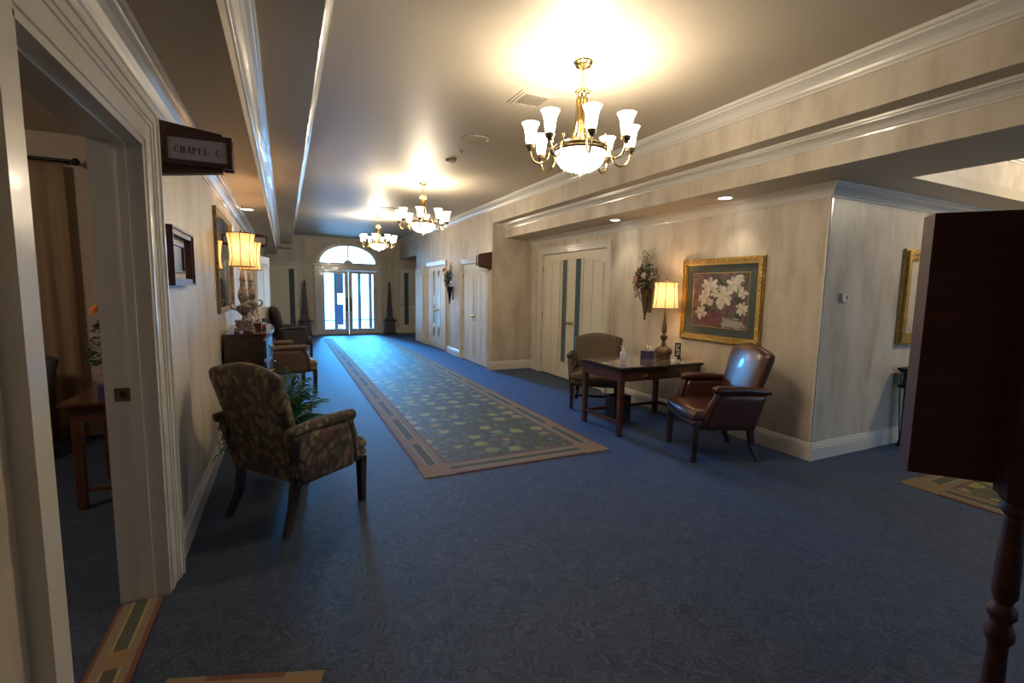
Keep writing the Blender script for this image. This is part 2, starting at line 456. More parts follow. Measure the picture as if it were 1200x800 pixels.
# far wall with a double door opening and a fan light
DX0, DX1, DXC = .98, 2.80, 1.89
ARX, ARZ, ARH = .87, 2.33, .57
bm = B()
box(bm, -.74, DX0, YF, YF+.2, 0, ZC); box(bm, DX1, 5.5, YF, YF+.2, 0, ZC)
box(bm, DX0, DX1, YF, YF+.2, 2.10, ARZ)
pts = [(DXC+ARX*cos(pi*i/24), ARZ+ARH*sin(pi*i/24)) for i in range(25)]
for i in range(24):
    a, b = pts[i], pts[i+1]
    prism(bm, [a, (a[0], ZC), (b[0], ZC), b], 'y', YF, YF+.2)
box(bm, DXC+ARX, DX1, YF, YF+.2, ARZ, ZC); box(bm, DX0, DXC-ARX, YF, YF+.2, ARZ, ZC)
struct('wall_far', bm, 'wallpaper')
wall('wall_alcove_leak_block', [(XA+.3, XA+.4, 5.7, 8.2, 0, 2.7), (XA+.16, XA+.3, 5.7, 5.8, 0, 2.7), (XA+.16, XA+.3, 8.1, 8.2, 0, 2.7), (XA+.16, XA+.4, 5.7, 8.2, 2.6, 2.7)], 'chapelwall')  # unseen box added behind the double doors to block sky light leaks
wall('wall_corridor_leak_block', [(XR+.4, XR+.5, 8.5, 13.2, 0, 2.7), (XR+.16, XR+.4, 8.5, 8.58, 0, 2.7), (XR+.16, XR+.4, 13.1, 13.2, 0, 2.7), (XR+.16, XR+.5, 8.5, 13.2, 2.6, 2.7)], 'chapelwall')  # added closure behind the corridor doors, keeps outside light from leaking in
# chapel room
wall('wall_chapel', [(-4.6, -.74, 6.1, 6.2, 0, 3.0), (-4.6, -4.5, -1, 6.1, 0, 3.0), (-4.5, -.74, -1.1, -1, 0, 3.0)], 'chapelwall')
bm = B(); box(bm, -4.6, -.74, -1.1, 6.2, 2.96, 3.06); struct('ceiling_chapel', bm, 'ceil')

# crown mouldings: profile (out, down) swept along straight runs
CR = [(0, .115), (.010, .115), (.012, .10), (.022, .094), (.028, .078), (.042, .058), (.062, .044), (.080, .036), (.083, .024), (.095, .020), (.100, .0), (0, 0)]
def crown(name, axis, wallpos, sgn, a0, a1, ztop, s=1.0, m0=0, m1=0):
    """m0/m1: mitre at either end (+1 lengthens, -1 shortens with the projection)"""
    bm = B(); ends = []
    for a, k in ((a0, -m0), (a1, m1)):
        ring = []
        for o, d in CR:
            w = wallpos + sgn*o*s; l = a + k*o*s; z = ztop - d*s
            ring.append(bm.verts.new((w, l, z) if axis == 'y' else (l, w, z)))
        ends.append(ring)
    n = len(CR)
    bm.faces.new(ends[0][::-1]); bm.faces.new(ends[1])
    for i in range(n): bm.faces.new([ends[0][i], ends[0][(i+1)%n], ends[1][(i+1)%n], ends[1][i]])
    return struct(name, bm, 'trim')
crown('trim_1', 'y', XL, 1, YB, YF, ZA, 1.05)
crown('trim_2', 'y', -.186, 1, YB, 15.75, ZB, 1.05)
crown('trim_3', 'y', .2, 1, YB, YF, ZC, 1.0)
crown('trim_4', 'y', XR, -1, YB, YF, ZC, 1.15)
crown('trim_5', 'y', 3.83, -1, YB, 8.39, ZB, .85)
crown('trim_6', 'y', XA, -1, YC, 8.39, ZA, 1.0, m0=1)
crown('trim_8', 'x', YC, -1, XA, XLOB, ZA, 1.0, m0=1)
crown('trim_9', 'x', 2.25, -1, 4.75, 8.0, ZT, 1.2)
crown('trim_10', 'x', YF, -1, .2, XR, ZC, .5)

# baseboards
BBP = [(0, 0), (.022, 0), (.022, .115), (.017, .125), (.019, .135), (.012, .15), (.009, .165), (0, .17)]
def bboard(name, runs):
    bm = B()
    for axis, pos, sgn, a0, a1 in runs:
        prism(bm, [(pos + sgn*o, z) for o, z in BBP], axis, a0, a1)
    return struct(name, bm, 'trim')
bboard('baseboard_left', [('y', XL, 1, OPF+.17, 9.25), ('y', XL, 1, 10.35, YF), ('y', XL, 1, YB, OPN-.17)])
bboard('baseboard_right', [('y', XR, -1, 8.39, 8.52), ('x', 8.39, -1, XR-.02, XA), ('y', XR, -1, 10.16, 11.22), ('y', XR, -1, 13.0, 14.2)])
bboard('baseboard_alcove', [('y', XA, -1, YC-.02, 5.84), ('y', XA, -1, 8.04, 8.39)])
bboard('baseboard_lobby', [('x', YC, -1, XA-.02, XLOB)])
bboard('baseboard_far', [('x', YF, -1, XL, .85), ('x', YF, -1, 2.93, 5.4)])
# corner guard
bm = B(); box(bm, XA-.004, XA+.022, YC-.004, YC+.0, .17, ZA-.12); box(bm, XA-.004, XA, YC-.004, YC+.022, .17, ZA-.12)
struct('trim_11', bm, 'trim')

# door casings
def casing_profile(bm, w, mk):
    """w wide casing made of stepped bands; mk(off0, off1, depth) adds one band round the opening"""
    for o0, o1, d in ((0, .012, .012), (.012, w*.55, .020), (w*.55, w*.66, .028), (w*.66, w*.9, .036), (w*.9, w, .046)):
        mk(o0, o1, d)
def casing_y(name, wx, sgn, y0, y1, top, w, parent=None):
    """round an opening from y0..y1 in a wall whose face is x=wx; sgn = outward direction"""
    bm = B()
    def mk(a, b, d):
        xa, xb = sorted((wx, wx + sgn*d))
        box(bm, xa, xb, y0-b, y0-a, 0, top+b); box(bm, xa, xb, y1+a, y1+b, 0, top+b); box(bm, xa, xb, y0-a, y1+a, top+a, top+b)
    casing_profile(bm, w, mk)
    return struct(name, bm, 'trim', parent)
def casing_x(name, wy, sgn, x0, x1, top, w, parent=None):
    bm = B()
    def mk(a, b, d):
        ya, yb = sorted((wy, wy + sgn*d))
        box(bm, x0-b, x0-a, ya, yb, 0, top+b); box(bm, x1+a, x1+b, ya, yb, 0, top+b); box(bm, x0-a, x1+a, ya, yb, top+a, top+b)
    casing_profile(bm, w, mk)
    return struct(name, bm, 'trim', parent)

# chapel doorway frame (cased opening with jamb, stop and strike plate)
d = struct_empty('door_1', (0, 0, 0))
casing_y('door_casing', XL, 1, OPN, OPF, OPT, .17, d)
bm = B()
for (a, b) in ((OPN, OPN+.018), (OPF-.018, OPF)): box(bm, -.77, XL+.012, a, b, 0, OPT)
box(bm, -.77, XL+.012, OPN, OPF, OPT-.018, OPT)
for (a, b) in ((OPN+.018, OPN+.03), (OPF-.03, OPF-.018)): box(bm, -.665, -.63, a, b, 0, OPT-.018)
box(bm, -.665, -.63, OPN+.018, OPF-.018, OPT-.03, OPT-.018)
obj('door_jamb', bm, 'trim', d)
bm = B(); box(bm, -.735, -.675, OPF-.0195, OPF-.018, 1.0, 1.065); box(bm, -.715, -.69, OPF-.0205, OPF-.0195, 1.018, 1.047, 1)
obj('strike_plate', bm, ['brass_dark', 'black'], d)
casing_y('door_casing', -.74, -1, OPN, OPF, OPT, .12, d)

# panelled door leaf: hinge edge at local x=0, runs to x=w, thickness t about y=0, front towards -y
def leaf(parent, w, h, hinge, rotz, glass='far', flip=1, knob=True, z0=.012):
    """glass strip near the free edge"""
    t = .04
    e = bpy.data.objects.new('door_leaf', None)
    bm = B(); box(bm, 0, w, -t/2, t/2, z0, h)
    lf = obj('door_leaf', bm, 'door', parent, loc=hinge, rotz=rotz)
    # moulded vertical panels with arched head, both faces
    bm = B()
    pw0, pw1 = .08, w-.37 if glass else w-.09
    for s in (-1, 1):
        n = 12; hh = h-.14; rise = .09
        def ztop(x): 
            q = (x - pw0)/(pw1 - pw0); return hh - rise*(1-q)**1.5 if glass else hh - rise*(2*q-1)**2
        for lo, hi in ((.14, .78), (.90, None)):
            for k in range(2):
                a = pw0 + (pw1-pw0)*k/2 + .014; b = pw0 + (pw1-pw0)*(k+1)/2 - .014
                ta, tb = (hi, hi) if hi else (ztop(a), ztop(b))
                ya, yb = (s*t/2, s*(t/2+.008))
                prism(bm, [(a, lo), (b, lo), (b, tb), (a, ta)], 'y', min(ya, yb), max(ya, yb))
        # bead frame
        ya, yb = sorted((s*t/2, s*(t/2+.012)))
        for lo, hi in ((.11, .81), (.87, hh+.03)):
            for a, b in ((pw0-.022, pw0-.008), (pw1+.008, pw1+.022)): box(bm, a, b, ya, yb, lo, hi if hi < 1 else ztop(min(max(a, pw0), pw1))+.02)
            box(bm, pw0-.008, pw1+.008, ya, yb, lo, lo+.014)
        seg = [(pw0 + (pw1-pw0)*i/8, ztop(pw0 + (pw1-pw0)*i/8)) for i in range(9)]
        for i in range(8):
            prism(bm, [seg[i], seg[i+1], (seg[i+1][0], seg[i+1][1]+.016), (seg[i][0], seg[i][1]+.016)], 'y', ya, yb)
    obj('raised_panel', bm, 'door', lf)
    if glass:
        bm = B(); box(bm, w-.285, w-.135, -t/2-.004, t/2+.004, .30, h-.12)
        obj('glass_strip', bm, 'dglass', lf)
        bm = B()
        for s in (-1, 1):
            ya, yb = sorted((s*t/2, s*(t/2+.010)))
            box(bm, w-.30, w-.285, ya, yb, .285, h-.105); box(bm, w-.135, w-.12, ya, yb, .285, h-.105)
            box(bm, w-.285, w-.135, ya, yb, .285, .30); box(bm, w-.285, w-.135, ya, yb, h-.12, h-.105)
        obj('glass_bead', bm, 'door', lf)
    if knob:
        bm = B()
        for s in (-1, 1):
            mt = Matrix.Rotation(-s*pi/2 * -1, 4, 'X')
            lathe(bm, [(.0, 0), (.030, 0), (.030, .006), (.012, .01), (.011, .035), (.026, .045), (.030, .058), (.024, .07), (.0, .075)], (w-.05, s*t/2, 1.0), 16, mtx=Matrix.Rotation(-s*pi/2, 4, 'X'))
        obj('door_knob', bm, 'brass', lf, smooth=True)
    bm = B()
    for z in (.25, h/2, h-.25): tube(bm, [(-.004, -t/2-.006, z-.05), (-.004, -t/2-.006, z+.05)], .008, 8)
    obj('hinge', bm, 'brass_dark', lf)
    return lf

# alcove double doors (x = XA, seen from -x); leaves lie in the wall plane
d = struct_empty('door_2')
casing_y('door_casing', XA, -1, 5.95, 7.93, 2.22, .11, d)
# leaf front (-y local) must face -x world: rotz=-90 maps +x local->-y world, -y local->-x world
lf1 = leaf(d, .985, 2.21, (XA+.03, 7.925, 0), -pi/2)
lf2 = leaf(d, .985, 2.21, (XA+.03, 5.955, 0), pi/2)
# pier wall doors near corner (door C) and middle (door B)
d = struct_empty('door_3')
casing_y('door_casing', XR, -1, 8.60, 10.05, 2.10, .10, d)
leaf(d, .72, 2.09, (XR+.03, 10.045, 0), -pi/2, glass=None)
leaf(d, .72, 2.09, (XR+.03, 8.605, 0), pi/2, glass=None)
d = struct_empty('door_4')
casing_y('door_casing', XR, -1, 11.30, 12.95, 2.15, .10, d)
leaf(d, .82, 2.14, (XR+.03, 12.945, 0), -pi/2)
leaf(d, .82, 2.14, (XR+.03, 11.305, 0), pi/2)
# open leaf at the end of the pier wall
d = struct_empty('door_5'); leaf(d, .80, 2.12, (XR-.025, 13.25, 0), radians(92), glass=None)
# open leaf on the left wall
d = struct_empty('door_6')
casing_y('door_casing', XL, 1, 9.35, 10.25, 2.15, .10, d)
leaf(d, 1.05, 2.14, (XL+.055, 10.32, 0), radians(78), glass=None)
# leaves folded back against the far wall
d = struct_empty('door_7'); leaf(d, .86, 2.22, (-.46, YF-.08, 0), 0)
d = struct_empty('door_8'); leaf(d, .86, 2.20, (4.42, YF-.08, 0), pi)
bm = B(); box(bm, -.56, -.47, YF-.06, YF, 0, 2.32); box(bm, .41, .47, YF-.10, YF, 0, 2.30); box(bm, -.47, .41, YF-.10, YF, 2.23, 2.30)
struct('trim_12', bm, 'trim')

# far glazed double doors and fan light
d = struct_empty('door_9')
bm = B()
for a, b, dd in ((0, .05, .03), (.05, .10, .05), (.10, .13, .07)):
    box(bm, DX0-b, DX0-a, YF-dd, YF, 0, 2.14); box(bm, DX1+a, DX1+b, YF-dd, YF, 0, 2.14)
box(bm, DX0-.13, DX1+.13, YF-.05, YF, 2.10, 2.24); box(bm, DX0-.20, DX1+.20, YF-.12, YF, 2.24, 2.285); box(bm, DX0-.17, DX1+.17, YF-.09, YF, 2.285, 2.31)
obj('door_casing', bm, 'trim', d)
for hx, sg in ((DX0, 1), (DX1, -1)):
    w = .905
    x0, x1 = sorted((hx, hx + sg*w))
    bm = B(); y0, y1 = YF+.04, YF+.085
    box(bm, x0, x0+.115, y0, y1, .02, 2.09); box(bm, x1-.115, x1, y0, y1, .02, 2.09)
    box(bm, x0+.115, x1-.115, y0, y1, .02, .19); box(bm, x0+.115, x1-.115, y0, y1, 2.0, 2.09)
    lf = obj('door_leaf', bm, 'trim', d, bevel=.004)
    bm = B(); box(bm, x0+.115, x1-.115, YF+.058, YF+.064, .19, 2.0); obj('pane', bm, 'pane', lf)
    bm = B(); xx = hx + sg*(w-.06); tube(bm, [(xx, y0, 1.18), (xx, y0-.05, 1.18), (xx, y0-.05, .82), (xx, y0, .82)], .012, 8)
    box(bm, xx-.03, xx+.03, y0-.012, y0, .78, 1.22)
    obj('push_handle', bm, 'brass_dark', lf)
bm = B(); box(bm, DX0-.1, DX1+.1, YF-.05, YF+.2, 0, .02); obj('threshold', bm, 'brass_dark', d)
# fan window
wdw = struct_empty('window_1')
bm = B()
def arc(rx, rz, i, n=28): return (DXC+rx*cos(pi*i/n), ARZ+rz*sin(pi*i/n))
for r0, r1, dep in ((0, .05, .03), (.05, .10, .055)):
    for i in range(28):
        prism(bm, [arc(ARX-.005+r0, ARH-.005+r0, i), arc(ARX-.005+r1, ARH-.005+r1, i), arc(ARX-.005+r1, ARH-.005+r1, i+1), arc(ARX-.005+r0, ARH-.005+r0, i+1)], 'y', YF-dep, YF+.1)
box(bm, DXC-ARX-.05, DXC+ARX+.05, YF, YF+.1, ARZ-.03, ARZ+.015)
obj('window_frame', bm, 'trim', wdw)
bm = B()
for a in (30, 60, 90, 120, 150) if False else (22, 52, 90, 128, 158):
    ang = radians(a); ex, ez = ARX*cos(ang), ARH*sin(ang)
    bar(bm, (DXC+.10*cos(ang), YF+.06, ARZ+.08*sin(ang)), (DXC+ex, YF+.06, ARZ+ez), .034, .025)
prism(bm, [(DXC+.14*cos(pi*i/12), ARZ+.11*sin(pi*i/12)) for i in range(13)], 'y', YF+.045, YF+.075)
obj('muntin', bm, 'trim', wdw)
bm = B(); prism(bm, [arc(ARX-.006, ARH-.006, i) for i in range(29)], 'y', YF+.058, YF+.062); obj('pane', bm, 'pane', wdw)
# back glazing behind the camera (daylight)
wdw = struct_empty('window_2')
bm = B()
for x in (5.0, 5.72, 6.44): box(bm, x, x+.06, YB-.10, YB-.04, 0, 2.3)
box(bm, 5.0, 6.5, YB-.10, YB-.04, 2.24, 2.3); box(bm, 5.0, 6.5, YB-.10, YB-.04, 0, .12)
obj('window_frame', bm, 'trim', wdw)
bm = B(); box(bm, 5.0, 6.5, YB-.075, YB-.07, .1, 2.26); obj('pane', bm, 'pane', wdw)

# ------------------------------------------------------------------ carpets laid into the floor
def rug(name, label, x0, x1, y0, y1, bw=.27, field='rug'):
    bm = B()
    z0, z1 = 0.0, .006
    def q(a, b, c, d, mi, dz=0): box(bm, a, b, c, d, z0, z1+dz, mi)
    # bands: rust, tan, olive, tan, rust
    bands = [(0, .025, 2), (.025, .085, 1), (.085, .10, 5), (.10, .175, 3), (.175, .19, 5), (.19, .245, 1), (.245, bw, 2)]
    for a, b, mi in bands:
        q(x0+a, x0+b, y0+bw, y1-bw, mi); q(x1-b, x1-a, y0+bw, y1-bw, mi)
        q(x0+bw, x1-bw, y0+a, y0+b, mi); q(x0+bw, x1-bw, y1-b, y1-a, mi)
    for cx, cy in ((x0, y0), (x1-bw, y0), (x0, y1-bw), (x1-bw, y1-bw)):
        q(cx, cx+bw, cy, cy+bw, 1); q(cx+.02, cx+bw-.02, cy+.02, cy+bw-.02, 4, .0005)
        q(cx+.09, cx+bw-.09, cy+.09, cy+bw-.09, 1, .001)
    # orange blocks along the border
    n = max(2, int((y1-y0)/.95)); 
    for i in range(1, n):
        y = y0 + (y1-y0)*i/n
        for xx in (x0, x1-bw): q(xx+.09, xx+.185, y-.09, y+.09, 4, .0005)
    n = max(1, int((x1-x0)/.95))
    for i in range(1, n):
        x = x0 + (x1-x0)*i/n
        for yy in (y0, y1-bw): q(x-.09, x+.09, yy+.09, yy+.185, 4, .0005)
    q(x0+bw, x1-bw, y0+bw, y1-bw, 0)
    o = obj(name, bm, [field, 'rug_tan', 'rug_red', 'rug_olive', 'rug_orange', 'rug_gold'])
    return tag(o, label, 'rug')
rug('runner_rug', 'long floral runner with tan banded border leading down the corridor to the glass doors', .985, 2.85, 3.67, 15.3)
rug('area_rug', 'bordered rug partly hidden beneath the dark wooden sign stand at right', 4.60, 8.0, -1.4, 2.05)
mt_ = rug('door_mat', 'mat in the near foreground with only its orange banded end showing', -.60, 0, -.38, 0, bw=.15)
mt_.location = (.098, 1.912, 0); mt_.rotation_euler.z = radians(-20.3); mt_['category'] = 'mat'
bm = B()
z1 = .006
for a, b, mi in ((0, .015, 1), (.015, .05, 0), (.05, .06, 3), (.06, .11, 2), (.11, .12, 3), (.12, .15, 0), (.15, .17, 1)):
    box(bm, -.765+a, -.765+b, OPN+.035, OPF-.035, 0, z1, mi)
for y in (2.32, 1.8): box(bm, -.712, -.645, y-.055, y+.055, 0, z1+.0006, 4)
tag(obj('threshold_carpet_strip', bm, ['rug_tan', 'rug_red', 'rug_olive', 'rug_gold', 'rug_orange']),
    'narrow patterned carpet strip laid across the chapel doorway', 'carpet strip')

# ------------------------------------------------------------------ chairs (front towards local -y)
def chair(name, label, loc, rotz, fab, seatfab=None, legm='leg', camel=.05, group=None, H=1.06, stretch=False, nails=False, W=.33, arms=True, wing=False, dseat=.30, cat='armchair'):
    t = thing(name, label, cat, loc, rotz, group)
    seatfab = seatfab or fab
    # seat
    bm = B()
    cushion(bm, lambda u, v: (u*(W-.01-.03*max(0, v)), v*dseat - .02*(1-u*u)*(v < 0), .425+.015*(1-u*u)*(1-v*v)), lambda u, v: (0, 0, 1), .13, p=16)
    cushion(bm, lambda u, v: (u*(W-.008-.03*max(0, v)), v*(dseat-.004), .365), lambda u, v: (0, 0, 1), .12, p=20)
    obj('seat', bm, seatfab, t, smooth='all')
    # back
    zb, yb0, yb1 = .34, dseat-.07, dseat+.10
    def zt(u): return H - .01 + camel*cos(u*pi*.85)*.5 - .02*abs(u)**10
    def fb(u, v):
        q = (v+1)/2; z = zb + (zt(u)-zb)*q
        w = (W-.045) + .055*q
        return (u*w, yb0 + (yb1-yb0)*q**1.2 + .018*(u*u) - .012, z)
    bm = B(); cushion(bm, fb, lambda u, v: (0, -1, .22), .105, nu=28, nv=22, p=12)
    bk = obj('backrest', bm, fab, t, smooth='all')
    if nails:
        bm = B()
        for i in range(1, 40):
            u = -1 + 2*i/40; p = Vector(fb(u*.97, .97)) + Vector((0, -1, .22)).normalized()*.018
            lathe(bm, [(.0, -.001), (.006, 0), (.004, .003), (0, .004)], p, 6, mtx=Matrix.Rotation(pi/2, 4, 'X'))
        obj('nailhead_row', bm, 'nail', bk)
    if arms:
        for s in (-1, 1):
            bm = B()
            def fa(u, v):
                q = (v+1)/2
                yf = -dseat+.14 + (.085)*q**2.2; yr = yb0+.05+.08*q
                y = yf + (yr-yf)*(u+1)/2
                return (s*(W-.012+.035*q), y, .31+(.655-.31)*q)
            cushion(bm, fa, lambda u, v: (1, 0, 0), .075, nu=16, nv=14, p=10)
            pts = []; rr = []
            x = s*(W+.024)
            for k in range(13):
                q = k/12; y = (yb1-.02) + (-dseat+.185-(yb1-.02))*q
                pts.append((x, y, .672+.012*sin(q*pi)+.012*q)); rr.append(.031+.010*q)
            pts.append((x, -dseat+.168, .678)); rr.append(.038)
            pts.append((x, -dseat+.158, .674)); rr.append(.026)
            tube(bm, pts, rr, 14)
            # swept front facing going down to the seat
            fp = [(x, -dseat+.20, .662), (x, -dseat+.195, .62), (s*(W+.012), -dseat+.165, .56), (s*(W), -dseat+.145, .50), (s*(W-.012), -dseat+.13, .42), (s*(W-.014), -dseat+.125, .34)]
            tube(bm, fp, [.030, .030, .032, .034, .035, .032], 12)
            obj('armrest', bm, fab, t, smooth='all')
    for s in (-1, 1):
        bm = B(); bar(bm, (s*(W-.035), -dseat+.035, .34), (s*(W-.035), -dseat+.035, 0), .056, .056, w2=.040, d2=.040)
        obj('leg', bm, legm, t, bevel=.005)
        bm = B(); bar(bm, (s*(W-.06), dseat-.04, .36), (s*(W-.065), dseat-.01, .16), .052, .052, w2=.044, d2=.044)
        bar(bm, (s*(W-.065), dseat-.012, .165), (s*(W-.045), dseat+.06, 0), .044, .044, w2=.036, d2=.036)
        obj('leg', bm, legm, t)
    if stretch:
        bm = B()
        for s in (-1, 1): bar(bm, (s*(W-.037), -dseat+.035, .13), (s*(W-.063), dseat-.0, .13), .022, .034)
        bar(bm, (-(W-.045), 0, .13), (W-.045, 0, .13), .022, .034)
        obj('stretcher', bm, legm, t)
    return t
def face(dx, dy): return atan2(dy, dx) + pi/2   # rotation so that local -y points to (dx,dy)

chair('floral_armchair', 'armchair in dark floral tapestry seen from behind beside the chapel doorway', (.07, 3.56, 0), face(.80, .60), 'floral', camel=.05, H=1.06, W=.335)
chair('leather_armchair', 'oxblood leather armchair standing at the wooden desk below the magnolia picture', (3.71, 3.26, 0), face(-.92, .385), 'leather', camel=.06, H=1.06, nails=True)
chair('striped_armchair', 'brown and gold striped armchair tucked behind the desk near the white double doors', (3.78, 5.24, 0), face(-.62, -.78), 'stripe', camel=.06, H=.95, stretch=True, W=.33)
chair('brown_armchair', 'brown armchair with tan striped seat beyond the tall dark console', (.03, 7.70, 0), face(.97, .25), 'tan_fabric', 'tan_stripe', camel=.04, H=1.0)
chair('plum_armchair', 'dark plum armchair farthest down the left side, near the open white door', (.12, 11.2, 0), face(.95, .3), 'dark_fabric', camel=.05, H=1.12, W=.34)

# ------------------------------------------------------------------ desk
t = thing('writing_desk', 'dark mahogany writing desk with glass top and its end against the wall', 'desk', (3.745, 4.31, 0))
X0, X1, Y0, Y1 = -.60, .60, -.385, .385
bm = B(); box(bm, X0, X1, Y0, Y1, .735, .752); box(bm, X0+.012, X1-.012, Y0+.012, Y1-.012, .722, .735)
obj('desktop', bm, 'mahog_dark', t, bevel=.003)
bm = B(); box(bm, X0+.02, X1-.02, Y0+.02, Y1-.02, .752, .758); obj('glass_top', bm, 'deskglass', t)
bm = B(); box(bm, X0+.03, X1-.03, Y0+.03, Y0+.05, .60, .722); box(bm, X0+.03, X1-.03, Y1-.05, Y1-.03, .60, .722)
box(bm, X0+.03, X0+.05, Y0+.05, Y1-.05, .60, .722); box(bm, X1-.05, X1-.03, Y0+.05, Y1-.05, .60, .722)
obj('apron', bm, 'mahog', t)
for x, w in ((-.28, .44), (.28, .44)):
    bm = B(); box(bm, x-w/2, x+w/2, Y0+.022, Y0+.032, .618, .708); dr = obj('drawer', bm, 'mahog', t, bevel=.003)
    bm = B(); tube(bm, [(x-.035, Y0+.02, .668), (x-.035, Y0+.006, .664), (x-.02, Y0-.002, .652), (x+.02, Y0-.002, .652), (x+.035, Y0+.006, .664), (x+.035, Y0+.02, .668)], .004, 6)
    obj('drawer_pull', bm, 'brass_dark', dr)
for x in (X0+.055, X1-.055):
    for y in (Y0+.055, Y1-.055):
        bm = B(); bar(bm, (x, y, .722), (x, y, 0), .056, .056, w2=.05, d2=.05); obj('leg', bm, 'mahog', t, bevel=.003)
bm = B(); 
for x in (X0+.055, X1-.055): box(bm, x-.014, x+.014, Y0+.08, Y1-.08, .13, .165)
box(bm, X0+.06, X1-.06, Y1-.1, Y1-.07, .13, .165)
obj('stretcher', bm, 'mahog', t)

# table lamp
def hexshade(bm, zb, zt, rb, rt, n=8, waist=.0, mi=0, th=.0):
    prof = [(rb, zb), (rb*.97-waist*.6, zb+(zt-zb)*.25), ((rb+rt)/2-waist, zb+(zt-zb)*.5), (rt*.985-waist*.6, zb+(zt-zb)*.8), (rt, zt)]
    lathe(bm, prof, (0, 0, 0), n, mi, cap=False)
def shade_ribs(bm, zb, zt, rb, rt, n, waist, r=.004):
    for k in range(n):
        a = 2*pi*k/n; c, s = cos(a), sin(a)
        tube(bm, [(c*q, s*q, z) for q, z in ((rb, zb), (rb*.97-waist*.6, zb+(zt-zb)*.25), ((rb+rt)/2-waist, zb+(zt-zb)*.5), (rt*.985-waist*.6, zb+(zt-zb)*.8), (rt, zt))], r, 5)
    for rr, z in ((rb, zb), (rt, zt)):
        tube(bm, [(rr*cos(2*pi*k/n), rr*sin(2*pi*k/n), z) for k in range(n)], r*1.3, 5, closed=True)
def point(name, loc, power, col, rad, parent=None):
    l = bpy.data.lights.new(name, 'POINT'); l.energy = power; l.color = col; l.shadow_soft_size = rad
    o = bpy.data.objects.new(name, l); COL.objects.link(o); o.location = loc
    if parent: o.parent = parent
    return o
WARM = (1, .66, .36)
t = thing('table_lamp', 'tall bronze table lamp with lit cream silk shade on the writing desk', 'lamp', (4.16, 4.40, .758))
bm = B(); lathe(bm, [(0, 0), (.088, 0), (.094, .012), (.082, .022), (.090, .035), (.104, .055), (.106, .085), (.092, .115), (.060, .135), (.040, .145), (.032, .16), (.026, .17), (0, .17)], seg=28)
for k in range(3):
    a = 2*pi*k/3; lathe(bm, [(0, 0), (.022, .004), (.026, .02), (.015, .034), (0, .036)], (.088*cos(a), .088*sin(a), 0), 10)
obj('lamp_base', bm, 'bronze', t, smooth=True)
bm = B(); lathe(bm, [(.024, .165), (.030, .18), (.018, .20), (.034, .225), (.044, .25), (.042, .27), (.022, .285), (.018, .30), (.030, .32), (.034, .345), (.028, .40), (.019, .45), (.013, .52), (.016, .535), (.010, .55), (.009, .60), (0, .60)], seg=20)
obj('lamp_stem', bm, 'bronze', t, smooth=True)
bm = B(); hexshade(bm, .605, .92, .150, .135, 8, .006); sh = obj('lamp_shade', bm, 'lampshade', t)
bm = B(); shade_ribs(bm, .605, .92, .150, .135, 8, .006, .0035); obj('shade_trim', bm, 'shade_rib', sh)
bm = B(); lathe(bm, [(.006, .60), (.006, .93), (.012, .94), (.006, .96), (0, .965)], seg=8)
for k in range(3):
    a = 2*pi*k/3; tube(bm, [(0, 0, .915), (.133*cos(a), .133*sin(a), .915)], .002, 4)
obj('harp', bm, 'brass_dark', t)
bm = B(); lathe(bm, [(.0, .66), (.018, .67), (.03, .72), (.026, .75), (0, .76)], seg=12); obj('bulb', bm, 'shade_core', t, smooth=True)
point('lamp_light', (0, 0, .80), 9, WARM, .05, t)

# tissue box with tissue
t = thing('tissue_box', 'navy tissue box with a white tissue standing beside the desk lamp', 'tissue box', (3.93, 4.42, .758), .25)
bm = B(); box(bm, -.058, .058, -.058, .058, 0, .09); obj('box_body', bm, 'blue_box', t, bevel=.003)
def tissue(bm, z, s=1):
    for k in range(5):
        a = k*1.25; pts = []
        vs = [bm.verts.new(p) for p in ((.01*cos(a)*s, .01*sin(a)*s, z), (.045*cos(a)*s, .045*sin(a)*s, z+.035*s), (.03*cos(a+.9)*s, .03*sin(a+.9)*s, z+.06*s), (.012*cos(a+1.3)*s, .012*sin(a+1.3)*s, z+.01))]
        bm.faces.new(vs)
bm = B(); tissue(bm, .088, 1.25); obj('tissue', bm, 'paper', t)
# sanitizer bottle
t = thing('sanitizer_bottle', 'clear pump bottle of hand sanitizer standing on the desk corner', 'bottle', (3.33, 4.13, .758))
bm = B(); lathe(bm, [(0, 0), (.030, 0), (.033, .006), (.033, .12), (.026, .14), (.013, .15), (.013, .158), (0, .158)], seg=20); obj('bottle_body', bm, 'clearpl', t, smooth=True)
bm = B(); lathe(bm, [(0, .158), (.016, .158), (.016, .178), (.006, .18), (.005, .20), (.012, .202), (.012, .212), (0, .214)], seg=14); bar(bm, (0, 0, .207), (-.04, 0, .203), .010, .008)
obj('pump', bm, 'white', t)
# small black plaque on a stand
t = thing('desk_plaque', 'small upright black plaque with white lettering at the desk edge near the wall', 'sign', (4.22, 4.22, .758), radians(-62))
bm = B(); box(bm, -.035, .035, -.006, .006, .02, .20); pl = obj('plaque', bm, 'black', t)
bm = B()
for i, (a, b) in enumerate(((-.022, .022), (-.02, .004), (-.022, .022), (-.01, .022), (-.022, .022))):
    z = .17-.027*i; box(bm, a, b, -.0075, -.006, z-.008, z+.008)
    box(bm, a+.006, b-.006, -.0078, -.0074, z-.003, z+.003, 1)
obj('white_lettering', bm, ['paper', 'black'], pl)
bm = B(); box(bm, -.04, .04, -.035, .035, 0, .02); obj('plaque_base', bm, 'black', t, bevel=.003)
